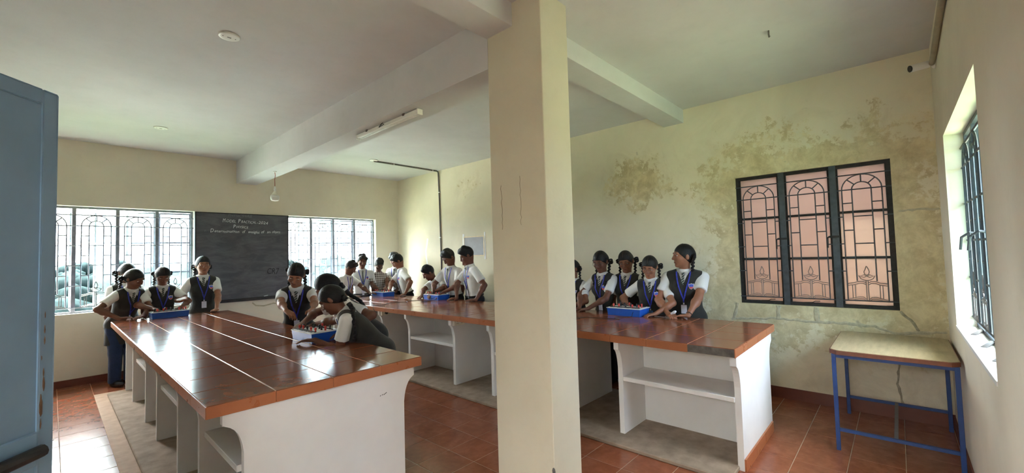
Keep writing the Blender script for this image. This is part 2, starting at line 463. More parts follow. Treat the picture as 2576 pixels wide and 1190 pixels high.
# plaster seams and cracks on the damp wall
def seam(pts, w, d, mat, parent, name='crack'):
    bm = bmesh.new()
    fine = []
    for (y0, z0), (y1, z1) in zip(pts, pts[1:]):
        n = max(2, int(math.hypot(y1-y0, z1-z0)/0.03))
        for i in range(n):
            t = i/n; fine.append((y0+(y1-y0)*t+random.uniform(-.004, .004), z0+(z1-z0)*t+random.uniform(-.006, .006)))
    fine.append(pts[-1])
    tube(bm, [(XR+0.001, y, z) for y, z in fine], w/2, 6, rads=[w/2*random.uniform(.6, 1.2) for _ in fine])
    for v in bm.verts: v.co.x = XR + (v.co.x-XR)*0.35
    return obj(name, bm, mat, parent)
M['seam'] = simple('cement_seam', srgb(190, 182, 156), 0.85, 0, 0.2, 30, bump=0.3)
M['seamdark'] = simple('old_seam', srgb(164, 156, 132), 0.85, 0, 0.25, 30, bump=0.3)
seam([(1.40, .775), (1.0, .81), (.62, .805), (.33, .809), (.19, .796), (.06, .745), (-.09, .775), (-.27, .79)], .030, .01, M['seam'], w_right)
seam([(.62, .81), (.623, .945)], .045, .01, M['seam'], w_right)
seam([(.95, .81), (.94, .945)], .050, .01, M['seam'], w_right)
seam([(1.37, .77), (1.33, .95)], .035, .01, M['seam'], w_right)
seam([(-.02, 1.84), (-.17, 1.842), (-.28, 1.84)], .026, .01, M['seam'], w_right)
seam([(.01, .95), (-.07, .85), (-.10, .78)], .026, .01, M['seamdark'], w_right)
seam([(.06, .75), (.04, .5), (.06, .3), (.03, .11)], .020, .01, M['seamdark'], w_right)
# chalky streak and crack on the wall behind the boys, and on the wall below the board
bm = bmesh.new()
tube(bm, [(XR-0.001, y, z) for y, z in ((6.95, 1.92), (6.98, 1.8), (7.02, 1.67), (7.01, 1.55), (6.975, 1.40), (6.975, 1.3))], 0.022, 6)
for v in bm.verts: v.co.x = XR + (v.co.x-XR)*0.1
obj('chalk_streak', bm, M['whitetape'], w_right)
bm = bmesh.new()
tube(bm, [(x, YB-0.001, z) for x, z in ((2.28, .87), (2.33, .82), (2.45, .80), (2.6, .83), (2.75, .81), (2.86, .84))], 0.012, 6)
obj('crack', bm, M['seam'], w_back)

# ------------------------------------------------------------------ windows with ornamental grilles
PW = 0.4275
def arc(cx, cz, r, a0, a1, n):
    return [(cx+r*math.cos(a0+(a1-a0)*i/n), cz+r*math.sin(a0+(a1-a0)*i/n)) for i in range(n+1)]
def grille_bms(w, z0, z1, T=0.011):
    """One grille panel in (u, z), u 0..w; dark bars and the paler lamp-and-book motif."""
    bm = bmesh.new(); mo = bmesh.new()
    H = z1 - z0
    zz = lambda f: z0 + H*f
    h1, h2, h3, h4, h6, h5 = zz(.92), zz(.818), zz(.632), zz(.445), zz(.256), zz(.055)
    ol, il, ir, orr = w*.16, w*.335, w*.665, w*.84
    def L(pts, r=T/2, b=bm): tube(b, [(u, 0, z) for u, z in pts], r, 5)
    cx = w/2; ro = (orr-ol)/2; ri = (ir-il)/2
    sq = (h1-h2)/ro*0.98
    def flat(a): return [(u, h2+(z-h2)*sq) for u, z in a]
    L([(ol, h5)] + flat(arc(cx, h2, ro, PI, 0, 14)) + [(orr, h5)])
    bi = zz(.19)
    L([(il, bi)] + flat(arc(cx, h2, ri, PI, 0, 12)) + [(ir, bi)])
    for a in (PI*.25, PI*.5, PI*.75):
        L(flat([(cx+ri*math.cos(a), h2+ri*math.sin(a)), (cx+ro*math.cos(a), h2+ro*math.sin(a))]))
    for z in (zz(.725), zz(.538), zz(.350)):
        L([(ol, z), (il, z)]); L([(ir, z), (orr, z)])
    for z in (h3, h4):
        L([(0, z), (ol, z)]); L([(il, z), (ir, z)]); L([(orr, z), (w, z)])
    L([(0, h6), (ol, h6)]); L([(orr, h6), (w, h6)])
    # lamp: flame, two leaves, bowl, stem
    r = T*.32
    fz = zz(.235)
    L([(cx, zz(.29)), (cx+.012, zz(.272)), (cx+.020, zz(.252)), (cx+.014, zz(.235)), (cx, zz(.229)), (cx-.014, zz(.235)), (cx-.019, zz(.252)), (cx-.009, zz(.268)), (cx, zz(.29))], r, mo)
    for s in (-1, 1):
        L([(cx, zz(.222)), (cx+s*.02, zz(.231)), (cx+s*.05, zz(.222)), (cx+s*.02, zz(.213)), (cx, zz(.222))], r, mo)
    L([(cx-.058, zz(.226)), (cx-.045, zz(.205)), (cx-.02, zz(.194)), (cx, zz(.192)), (cx+.02, zz(.194)), (cx+.045, zz(.205)), (cx+.058, zz(.226))], r, mo)
    for s in (-1, 1):
        L([(cx+s*.007, zz(.192)), (cx+s*.007, zz(.055))], r, mo)
        # book pages
        top = [(cx+s*u, zz(f)) for u, f in ((.007, .175), (.03, .186), (.06, .186), (.09, .176), (orr-cx, .17))]
        L(top, r, mo); L([(u, z-.018) for u, z in top], r, mo)
        bot = [(cx+s*u, zz(f)) for u, f in ((.007, .062), (.03, .079), (.06, .081), (.09, .074), (orr-cx, .062))]
        L(bot, r, mo); L([(u, z-.016) for u, z in bot], r, mo)
        for u in (.088, .108): L([(cx+s*u, zz(.163)), (cx+s*u, zz(.07))], r, mo)
    return bm, mo, (h1, h2, h5)
def window(name, label, origin, axis, n, z0, z1, dep, sill_out, frame_mat, opened, glass, bar_mat, casement_gap=0.02, angles=None):
    """n-panel steel window; local x along the wall, local y outward."""
    w = empty(name, origin); w['kind'] = 'structure'; w['label'] = label
    if axis == 'back': rz = 0.0
    elif axis == 'right': rz = -PI/2
    else: rz = PI
    w.rotation_euler = (0, 0, rz)
    W = n*PW
    fr = bmesh.new()
    ft = 0.028
    box(fr, 0, W, dep, dep+0.04, z0, z0+ft); box(fr, 0, W, dep, dep+0.04, z1-ft, z1)
    box(fr, 0, ft, dep, dep+0.04, z0+ft, z1-ft); box(fr, W-ft, W, dep, dep+0.04, z0+ft, z1-ft)
    obj('window_frame', fr, frame_mat, w)
    for k in range(1, n):
        obj('mullion', B((k*PW-0.02, k*PW+0.02, dep-0.002, dep+0.042, z0+ft, z1-ft)), frame_mat, w)
    T = 0.011 if axis == 'right' else 0.015
    g, mo, (h1, h2, h5) = grille_bms(PW, z0, z1, T)
    gm = bpy.data.meshes.new('grille'); g.to_mesh(gm); g.free()
    mm = bpy.data.meshes.new('grille_motif'); mo.to_mesh(mm); mo.free()
    for k in range(n):
        o = mesh_obj('grille', gm, bar_mat, w); o.location = (k*PW, dep-0.016, 0)
        mesh_obj('lamp_and_book_motif', mm, M['litbar'], o)
    for z in (h1, h2, h5):
        bm = bmesh.new(); tube(bm, [(-0.01, dep-0.016, z), (W+0.01, dep-0.016, z)], T*.55, 5)
        obj('rail', bm, bar_mat, w)
    # casements hinged at one side, three panes each
    cw = PW - 0.04; c0, c1 = (z0+ft+0.004, z1-ft-0.004) if opened else (z0+0.012, z1-0.012)
    tz = (c0 + (c1-c0)*.345, c0 + (c1-c0)*.668)
    for k in range(n):
        hinge_right = True
        c = bmesh.new(); s = 0.022
        box(c, -cw, 0, 0, 0.022, c0, c0+s); box(c, -cw, 0, 0, 0.022, c1-s, c1)
        box(c, -cw, -cw+s, 0, 0.022, c0+s, c1-s); box(c, -s, 0, 0, 0.022, c0+s, c1-s)
        for z in tz: box(c, -cw+s, -s, 0, 0.022, z-0.011, z+0.011)
        co = obj('casement', c, frame_mat, w)
        co.location = ((k+1)*PW-0.02, dep+0.02, 0)
        if opened: co.rotation_euler = (0, 0, -math.radians((angles or [70, 75, 62, 68])[k]))
        zs = [c0+s, tz[0]-0.011, tz[0]+0.011, tz[1]-0.011, tz[1]+0.011, c1-s]
        for i in range(3):
            obj('pane', B((-cw+s, -s, 0.008, 0.012, zs[2*i], zs[2*i+1])), glass, co)
    return w
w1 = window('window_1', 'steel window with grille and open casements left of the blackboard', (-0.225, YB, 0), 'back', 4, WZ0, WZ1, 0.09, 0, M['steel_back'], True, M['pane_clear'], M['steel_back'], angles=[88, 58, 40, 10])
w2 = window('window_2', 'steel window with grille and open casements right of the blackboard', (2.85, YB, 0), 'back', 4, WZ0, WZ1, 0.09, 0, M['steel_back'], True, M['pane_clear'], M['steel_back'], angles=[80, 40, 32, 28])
w3 = window('window_3', 'black framed window with pink frosted panes and ornamental grille', (XR, 1.2945, 0), 'right', 3, 0.952, 2.325, 0.035, 0, M['rust_steel'], False, M['pane_pink'], M['steel'])
w4 = window('window_4', 'deep set grille window seen edge on beside the small table', (4.405, YF, 0), 'front', 4, 0.945, 2.33, 0.10, 0, M['steel'], True, M['pane_clear'], M['steel'], angles=[85, 80, 85, 80])
w4.scale = (1.68/(4*PW), 1, 1)
# dark flat mullions, latches and stays of the pink window
for y in (0.437, 0.8645):
    o = obj('mullion_cover', B((XR+0.012, XR+0.030, y-0.026, y+0.026, 0.955, 2.322)), M['steel'], None); o.parent = w3
    o.matrix_parent_inverse = (Matrix.Translation((XR, 1.2945, 0)) @ Matrix.Rotation(-PI/2, 4, 'Z')).inverted()
    bm = bmesh.new()
    box(bm, XR-0.004, XR+0.012, y-0.03, y+0.05, 1.625, 1.645)
    tube(bm, [(XR-0.004, y+0.045, 1.64), (XR-0.018, y+0.06, 1.625), (XR-0.016, y+0.062, 1.53)], 0.007, 6)
    h = obj('latch', bm, M['rust_steel']); h.parent = w3
    h.matrix_parent_inverse = o.matrix_parent_inverse.copy()
bm = bmesh.new()
for y in (1.1, 0.72, 0.1):
    tube(bm, [(XR+0.02, y, 0.988), (XR+0.02, y-0.07, 0.992), (XR+0.02, y-0.09, 1.004), (XR+0.02, y-0.13, 1.006)], 0.004, 5)
h = obj('stay', bm, M['rust_steel']); h.parent = w3
h.matrix_parent_inverse = (Matrix.Translation((XR, 1.2945, 0)) @ Matrix.Rotation(-PI/2, 4, 'Z')).inverted()
# handles and stays of the deep window
PI4 = (Matrix.Translation((4.405, YF, 0)) @ Matrix.Rotation(PI, 4, 'Z')).inverted()
bm = bmesh.new()
for x in (3.98, 3.55):
    tube(bm, [(x, YF-0.095, 1.60), (x-0.02, YF-0.06, 1.61), (x+0.02, YF-0.025, 1.58), (x+0.035, YF-0.018, 1.50)], 0.008, 6)
h = obj('latch', bm, M['steel']); h.parent = w4; h.matrix_parent_inverse = PI4
bm = bmesh.new()
for x in (4.15, 3.7, 3.3):
    bar(bm, (x, YF-0.10, 0.965), (x-0.16, YF-0.045, 0.952), 0.025, 0.006, (0, 0, 1))
h = obj('stay', bm, M['litbar']); h.parent = w4; h.matrix_parent_inverse = PI4
# unseen slab added over the deep window to cut the light coming in
struct('trim_6', B((2.45, 4.65, -1.22, YF-0.23, 2.44, 2.52)), M['wall'])['label'] = 'unseen outside slab added to cut light through the deep set window'
struct('trim_7', B((-0.45, 1.72, YB+0.23, YB+0.68, 2.47, 2.54), (2.62, 4.80, YB+0.23, YB+0.68, 2.47, 2.54)), M['wall'])['label'] = 'unseen outside slabs added to cut sun through the blackboard wall windows'  # unseen, added to keep sun off the floor by the back wall
# sills
struct('trim_3', B((2.725, 4.405, YF-0.22, YF+0.004, 0.93, 0.952)), M['white'])['label'] = 'pale window sill under the deep set window'
struct('trim_4', B((-0.225, 1.49, YB-0.004, YB+0.23, 0.915, 0.936), (2.85, 4.56, YB-0.004, YB+0.23, 0.915, 0.936)), M['wall'])['label'] = 'painted sills under the windows of the blackboard wall'

# ------------------------------------------------------------------ steel door leaf at the left
hx, hy, fx_, fy_ = -0.76, 0.945, -0.007, 1.748
dl = math.hypot(fx_-hx, fy_-hy); ang = math.atan2(fy_-hy, fx_-hx)
door = obj('door_1', B((0, dl, -0.018, 0.018, 0.01, 2.038), bev=0.003), M['doorblue'])
door.location = (hx, hy, 0); door.rotation_euler = (0, 0, ang)
tag(door, 'blue grey steel door leaf standing open at the left', kind='structure')
fb = 0.022
def raised(name, bx, mat, bev=0.004):
    return obj(name, B(bx, bev=bev), mat, door)
raised('stile', (dl-0.042, dl, -fb, -0.018, 0.01, 2.038), M['doorblue'])
raised('stile', (0, 0.10, -fb, -0.018, 0.01, 2.038), M['doorblue'])
raised('rail', (0.10, dl-0.042, -fb, -0.018, 1.996, 2.038), M['doorblue'])
raised('rail', (0.10, dl-0.042, -fb-0.004, -0.018, 1.03, 1.12), M['doorblue'])
raised('rail', (0.10, dl-0.042, -fb, -0.018, 0.01, 0.10), M['doorblue'])
bm = bmesh.new(); tube(bm, [(dl-0.05, -0.045, 1.072), (dl-0.60, -0.045, 1.066)], 0.016, 10)
for q in (0.20, 0.38, 0.55): box(bm, dl-q-0.02, dl-q+0.02, -0.05, -0.02, 1.045, 1.095)
obj('bolt', bm, M['rust_steel'], door, False)['label'] = 'dark sliding bolt'
bm = bmesh.new()
for k in range(9):
    z = 1.13 + k*0.036 + random.uniform(-.01, .01)
    x = dl-0.030+random.uniform(-.004, .004); r = random.uniform(.004, .011)*(1.2-k*.1)
    n0 = len(bm.verts); lathe(bm, [(r, 0), (r*.7, .0008)], 9, (0, 0, 0), (0, -1, 0)); bm.verts.ensure_lookup_table()
    for v in bm.verts[n0:]: v.co = (x + v.co.x*.45*random.uniform(.6, 1.2), v.co.y-fb-0.0006, z + v.co.z*2.6*random.uniform(.7, 1.3))
obj('rust_mark', bm, M['rustbrown'], door)
struct('trim_5', B((XL-0.23, XL+0.004, -0.20, -0.16, 0, 2.10), (XL-0.23, XL+0.004, 0.94, 0.98, 0, 2.10), (XL-0.23, XL+0.004, -0.16, 0.94, 2.06, 2.10)), M['doorblue'])['label'] = 'blue grey steel door frame in the left wall'

struct('wall_lower', B((-2.75, 6.55, -0.55, 8.25, -4.8, -0.2)), M['wall'])  # unseen lower storey, added so the building shades the ground outside
# unseen covered passage, added to dim the light through the doorway
struct('wall_blocker_left', B((-2.75, -2.60, -5.0, 9.0, -0.2, 2.3)), M['wall'])
struct('ceiling_blocker_left', B((-2.75, -0.99, -5.0, 9.0, 3.15, 3.3)), M['ceiling'])
struct('floor_blocker_left', B((-2.55, -0.99, -5.0, 9.0, -0.15, -0.02)), M['cement'])
# unseen roofed passage added outside the pink window to dim its panes
struct('wall_blocker_right', B((6.35, 6.55, -4.0, 5.5, -4.5, 2.15)), M['wall'])
struct('ceiling_blocker_right', B((5.33, 6.75, -4.0, 5.5, 3.0, 3.15)), M['ceiling'])
struct('floor_blocker_right', B((5.33, 6.35, -4.0, 5.5, -0.15, -0.02)), M['cement'])

# ------------------------------------------------------------------ outside: falling ground, distant trees
g = bmesh.new()
N = 40
for r0, r1, za, zb in ((6, 40, -4.5, -7), (40, 400, -7, -10)):
    pass
rings = []
for r, z in ((0, -4.2), (25, -4.6), (60, -7), (150, -9), (420, -9)):
    rings.append([g.verts.new((2+r*math.cos(2*PI*k/N), 4+r*math.sin(2*PI*k/N), z)) for k in range(N)] if r else [g.verts.new((2, 4, z))])
for k in range(N): g.faces.new((rings[0][0], rings[1][k], rings[1][(k+1) % N]))
for A, Bq in zip(rings[1:], rings[2:]):
    for k in range(N): g.faces.new((A[k], Bq[k], Bq[(k+1) % N], A[(k+1) % N]))
gd = obj('ground', g, M['grass']); tag(gd, 'green ground falling away outside the windows', kind='structure')
struct('ground_bounce', B((-14, 22, 8.4, 26, -4.75, -4.45)), simple('pale_bounce', srgb(168, 164, 154), 0.9, 0, 0.15, 0.5))['label'] = 'pale dusty yard behind the building'  # unseen reflector slab, added to bounce sunlight up to the ceiling
ico = bmesh.new(); bmesh.ops.create_icosphere(ico, subdivisions=1, radius=1.0)
iv = np.array([v.co[:] for v in ico.verts]); ifc = np.array([[v.index for v in f.verts] for f in ico.faces]); ico.free()
rs = np.random.RandomState(3); V, F = [], []; off = 0
for i in range(2600):
    a = rs.uniform(0, 2*PI); d = rs.uniform(30, 170)
    x, y = 2+d*math.cos(a), 4+d*math.sin(a)
    if rs.rand() < .6: x, y = 2+rs.uniform(-70, 60), 4+rs.uniform(55, 160)
    z = -7.5; h = rs.uniform(5.0, 7.6)+.012*d; r = rs.uniform(0.9, 1.9); zc = rs.uniform(.25, 1.0)
    jit = 1+0.22*(rs.rand(len(iv), 1)-.5)*2
    p = iv*jit*np.array([r, r, r*.9]) + np.array([x, y, z+h*zc])
    V.append(p); F.append(ifc+off); off += len(iv)
me = bpy.data.meshes.new('tree_belt'); me.from_pydata(np.concatenate(V).tolist(), [], np.concatenate(F).tolist())
me.polygons.foreach_set('use_smooth', [True]*len(me.polygons))
tr = mesh_obj('tree_belt', me, M['green']); tag(tr, 'belt of distant trees seen through the blackboard wall windows', 'trees', kind='stuff')
# ------------------------------------------------------------------ tiled masonry benches
def bez(p0, p1, p2, n=7):
    return [((1-t)**2*p0[0]+2*(1-t)*t*p1[0]+t*t*p2[0], (1-t)**2*p0[1]+2*(1-t)*t*p1[1]+t*t*p2[1]) for t in np.linspace(0, 1, n)]
def panel_profile(xl, xr, ol, il, orr, irr, zb):
    """ogee ended cross wall: overhang offsets at top, inner offsets below; returns (x,z) polygon"""
    zt = 0.80
    left = [(xl+ol, zt), (xl+ol, 0.735), (xl+ol+0.012, 0.728)] + bez((xl+ol+0.012, 0.728), (xl+il-0.012, 0.700), (xl+il, 0.575)) + [(xl+il, zb)]
    right = [(xr-irr, zb)] + bez((xr-irr, 0.575), (xr-irr+0.012, 0.700), (xr-orr-0.012, 0.728)) + [(xr-orr-0.012, 0.728), (xr-orr, 0.735), (xr-orr, zt)]
    out = []
    for p in left + right:
        if not out or math.hypot(p[0]-out[-1][0], p[1]-out[-1][1]) > 1e-4: out.append(p)
    return out
PT = 0.3135
pt_me = None
def tile_mesh(name, sx, sy, sz, mat, bev=0.0015):
    bm = bmesh.new(); box(bm, 0, sx, 0, sy, 0, sz, bev=bev)
    me = bpy.data.meshes.new(name); bm.to_mesh(me); bm.free(); me.materials.append(mat); return me
def bench(label, x0, x1, y0, y1, panels, shelves, prof, end_prof, back_x, plinth, shelf_front, missing=None):
    root = empty('lab_bench', ((x0+x1)/2, (y0+y1)/2, 0)); tag(root, label, 'bench', 'tiled laboratory benches')
    inv = Matrix.Translation((-(x0+x1)/2, -(y0+y1)/2, 0))
    def part(name, bm, mat):
        o = obj(name, bm, mat, root); o.matrix_parent_inverse = inv; return o
    part('slab', B((x0+0.006, x1-0.006, y0+0.006, y1-0.006, 0.80, 0.8575)), M['table_grout'])
    part('plinth', B((*plinth[:2], plinth[2], plinth[3], 0, 0.03), bev=0.006), M['cement'])
    nx, ny = 4, round((y1-y0)/0.316)
    wx, wy = (x1-x0)/nx, (y1-y0)/ny
    tme = tile_mesh('table_tile', wx-0.005, wy-0.005, 0.010, M['table_tile'], 0.002)
    for i in range(nx):
        for j in range(ny):
            o = mesh_obj('table_tile', tme, None, root)
            o.matrix_parent_inverse = inv; o.location = (x0+i*wx+0.0025, y0+j*wy+0.0025, 0.850)
    eyl = tile_mesh('edge_tile', 0.008, wy-0.002, 0.058, M['edge_tile'], 0.001)
    exl = tile_mesh('edge_tile', wx-0.002, 0.008, 0.058, M['edge_tile'], 0.001)
    for j in range(ny):
        for k, xx in enumerate((x0-0.002, x1-0.006)):
            if missing and k == 0 and j == 0:
                part('bare_edge', B((x0+0.0, x0+0.01, y0+0.004, y0+wy, 0.802, 0.856)), M['greycement'])['label'] = 'bare grey cement where an edge tile is missing'
                continue
            o = mesh_obj('edge_tile', eyl, None, root); o.matrix_parent_inverse = inv; o.location = (xx, y0+j*wy+0.001, 0.7985)
    for i in range(nx):
        for yy in (y0-0.002, y1-0.006):
            o = mesh_obj('edge_tile', exl, None, root); o.matrix_parent_inverse = inv; o.location = (x0+i*wx+0.001, yy, 0.7985)
    for k, y in enumerate(panels):
        bm = bmesh.new(); t = 0.042
        prism(bm, end_prof if k == 0 else prof, 1, y, y+t)
        part('cross_wall', bm, M['white'])
    for (ya, yb, xf, xb) in shelves:
        part('back_wall', B((back_x, back_x+0.06, ya+0.042, yb, 0.03, 0.80)), M['white'])
        part('shelf', B((xf, back_x, ya+0.042, yb, 0.465, 0.50), bev=0.003), M['white'])
        part('shelf', B((back_x+0.06, xb, ya+0.042, yb, 0.465, 0.50), bev=0.003), M['white'])
    return root, part
profA = panel_profile(0.51, 1.75, 0.045, 0.125, 0.035, 0.115, 0.03)
endA = panel_profile(0.51, 1.75, 0.078, 0.172, 0.033, 0.115, 0.0)
bA, partA = bench('long tiled bench nearest the camera, white end wall towards the door', 0.511, 1.752, 2.488, 7.235,
      [2.53, 3.25, 3.90, 4.80, 5.44, 6.37, 7.02],
      [(2.53, 3.25, 0.66, 1.60), (3.90, 4.80, 0.66, 1.60), (5.44, 6.37, 0.66, 1.60)], profA, endA, 1.08, (0.475, 1.70, 2.60, 7.05), 0.66)
profB = panel_profile(3.16, 4.395, 0.030, 0.090, 0.13, 0.235, 0.03)
endB = panel_profile(3.16, 4.395, 0.030, 0.106, 0.13, 0.235, 0.0)
bB, partB = bench('long tiled bench along the damp wall, one edge tile missing', 3.16, 4.395, 0.856, 7.235,
      [0.858, 1.755, 2.38, 3.285, 3.93, 4.86, 5.53, 6.44, 7.09],
      [(0.858, 1.755, 3.255, 4.13), (2.38, 3.285, 3.255, 4.13), (3.93, 4.86, 3.255, 4.13), (5.53, 6.44, 3.255, 4.13)],
      profB, endB, 3.65, (3.045, 4.25, 0.89, 7.2), 3.255, missing=True)
for k in range(3):
    xa = 3.268+k*0.29
    partB('skirting_tile', B((xa+0.001, min(xa+0.288, 4.135), 0.846, 0.858, 0.0, 0.082)), M['edge_tile'])
# scribbled dark mark on the white end wall of the near bench
bm = bmesh.new()
for dx, dz, l in ((0, 0, .006), (.014, .003, .006), (.026, .002, .008), (.036, .006, .012)):
    tube(bm, [(1.455+dx, 2.5292, .655+dz), (1.455+dx+l, 2.5292, .655+dz+l*.6)], 0.0022, 5)
partA('pencil_mark', bm, M['black'])

# socket boxes under the slab of the far bench
def socket(x, y, label):
    s = empty('socket_box', (x, y, 0.77)); tag(s, label, 'socket')
    obj('box_body', B((-0.03, 0.14, -0.042, 0, -0.040, 0.028), bev=0.004), M['plastic'], s)
    fp = obj('face_plate', B((-0.018, 0.128, -0.047, -0.042, -0.033, 0.021), bev=0.002), M['plastic'], s)
    bm = bmesh.new()
    for cx in (0.02, 0.09):
        for dx, dz in ((0, .010), (-.009, -.008), (.009, -.008)):
            box(bm, cx+dx-.003, cx+dx+.003, -0.0485, -0.046, dz-.006-.004, dz-.006+.004)
    obj('pin_hole', bm, M['black'], fp)
    obj('rocker', B((0.048, 0.064, -0.0505, -0.046, -0.022, 0.010), bev=0.001), M['panelwhite'], s)
    return s
socket(3.235, 3.928, 'ivory socket box under the bench edge, nearest the pillar')
socket(3.235, 5.528, 'ivory socket box with a black plug under the bench edge')

# ------------------------------------------------------------------ apparatus boxes
def apparatus(loc, rz, label):
    a = empty('apparatus_box', loc, rz); tag(a, label, 'apparatus', 'blue terminal boxes on the benches')
    L, W, H = 0.385, 0.235, 0.078    # along local y, x
    bm = bmesh.new()
    b = [(-W/2+.006, -L/2+.008), (W/2-.006, -L/2+.008), (W/2-.006, L/2-.008), (-W/2+.006, L/2-.008)]
    t = [(-W/2, -L/2), (W/2, -L/2), (W/2, L/2), (-W/2, L/2)]
    vb = [bm.verts.new((x, y, 0)) for x, y in b]; vt = [bm.verts.new((x, y, H)) for x, y in t]
    for k in range(4): bm.faces.new((vb[k], vb[(k+1) % 4], vt[(k+1) % 4], vt[k]))
    bm.faces.new(vb[::-1]); bm.faces.new(vt)
    obj('tray', bm, M['trayblue'], a)
    bm = bmesh.new()
    for k in range(4):
        p, q = t[k], t[(k+1) % 4]
        bar(bm, (p[0]*1.012, p[1]*1.008, H), (q[0]*1.012, q[1]*1.008, H), 0.010, 0.005, (0, 0, 1))
    obj('rim', bm, M['panelwhite'], a)
    obj('panel', B((-W/2+.012, W/2-.012, -L/2+.012, L/2-.012, H, H+0.006)), M['panelwhite'], a)
    bm = bmesh.new()
    for k in range(4):
        yy = -L/2+0.05+k*0.085
        box(bm, -W/2+.016, -W/2+.034, yy, yy+.05, H+.006, H+.011)
    box(bm, -W/2+.036, -W/2+.046, -L/2+.02, L/2-.02, H+.006, H+.014); box(bm, W/2-.05, W/2-.040, -L/2+.02, L/2-.02, H+.006, H+.013)
    obj('label_strip', bm, M['black'], a)
    rs2 = random.Random(5)
    tb = {}
    for nm, mt in (('red', M['red']), ('black', M['black'])):
        bm = bmesh.new()
        lathe(bm, [(.0085, 0), (.0085, .010), (.006, .012), (.006, .016), (.0095, .018), (.0095, .034), (.006, .038)], 10)
        me = bpy.data.meshes.new('terminal'); bm.to_mesh(me); bm.free(); me.materials.append(mt); tb[nm] = me
    pos = [(-.07, -.16, 'red'), (-.075, -.09, 'red'), (-.07, -.01, 'black'), (-.07, .07, 'red'), (-.075, .13, 'red'), (-.03, .15, 'black'),
           (.02, -.15, 'red'), (.01, -.10, 'black'), (.03, -.02, 'black'), (.02, .05, 'black'), (.03, .10, 'black'), (.07, -.13, 'black'), (.075, .02, 'red'), (.07, .14, 'black')]
    for x, y, c in pos:
        o = mesh_obj('terminal', tb[c], None, a); o.location = (x, y, H+.006)
        o['label'] = c + ' screw terminal'
    bm = bmesh.new()
    for x0_, y0_, x1_, y1_ in ((-.07, -.16, .02, -.15), (-.07, .07, .03, -.02), (.02, .05, .07, .14)):
        tube(bm, [(x0_, y0_, H+.03), ((x0_+x1_)/2, (y0_+y1_)/2+.02, H+.055), (x1_, y1_, H+.03)], .002, 5)
    obj('patch_wire', bm, M['black'], a)
    return a
TZ = 0.861
apparatus((4.26, 2.205, TZ), 0.0, 'blue terminal box in front of the girls by the damp wall')
apparatus((4.26, 5.60, TZ), 0.0, 'blue terminal box between the boys and the pillar')
apparatus((4.12, 7.00, TZ), 0.0, 'blue terminal box before the man in the plaid shirt')
apparatus((1.575, 3.815, TZ), 0.04, 'blue terminal box the girls bend over on the near bench')
apparatus((1.06, 7.11, TZ), PI/2, 'blue terminal box at the blackboard end of the near bench')

def cable(name, label, pts, r=0.003):
    fine = []
    P = [Vector(p) for p in pts]
    for i in range(len(P)-1):
        p0, p1, p2, p3 = P[max(i-1, 0)], P[i], P[i+1], P[min(i+2, len(P)-1)]
        for k in range(8):
            t = k/8
            fine.append(0.5*((2*p1)+(p2-p0)*t+(2*p0-5*p1+4*p2-p3)*t*t+(3*p1-p0-3*p2+p3)*t**3))
    fine.append(P[-1])
    bm = bmesh.new(); tube(bm, fine, r, 6)
    return tag(obj(name, bm, M['black'], None, True), label, 'cable')
c1 = cable('power_cable', 'thin black cable from the girls box across the bench tiles', [(4.146, 2.09, .91), (4.125, 2.09, .89), (4.10, 2.10, TZ+.004), (4.02, 2.22, TZ+.004), (3.97, 2.20, TZ+.004), (3.91, 2.13, TZ+.004), (3.88, 2.30, TZ+.004), (3.86, 2.45, TZ+.004), (3.80, 2.52, TZ+.004), (3.74, 2.50, TZ+.004), (3.80, 2.66, TZ+.004), (3.86, 2.80, TZ+.004), (3.74, 2.78, TZ+.004), (3.66, 2.9, TZ+.004)])
c2 = cable('power_cable', 'black cable hanging over the bench edge to the plug', [(4.146, 5.5, .90), (4.12, 5.52, .885), (4.05, 5.58, TZ+.004), (3.92, 5.72, TZ+.004), (3.80, 5.76, TZ+.004), (3.72, 5.62, TZ+.004), (3.66, 5.75, TZ+.004), (3.5, 5.78, TZ+.004), (3.30, 5.62, TZ+.004), (3.18, 5.66, TZ+.005), (3.145, 5.62, .845), (3.15, 5.60, .80), (3.19, 5.585, .772)])
bm = bmesh.new(); lathe(bm, [(.016, 0), (.022, .01), (.022, .034), (.012, .044), (.006, .06)], 10, (3.26, 5.478, .77), (0, -1, 0))
obj('plug', bm, M['black'], c2)
cable('power_cable', 'short black cable loop beside the boys box', [(4.14, 5.44, .885), (4.1, 5.42, .875), (4.0, 5.46, TZ+.004), (3.9, 5.50, TZ+.004), (3.86, 5.43, TZ+.004), (3.93, 5.38, TZ+.004), (3.99, 5.40, TZ+.004)], 0.0028)

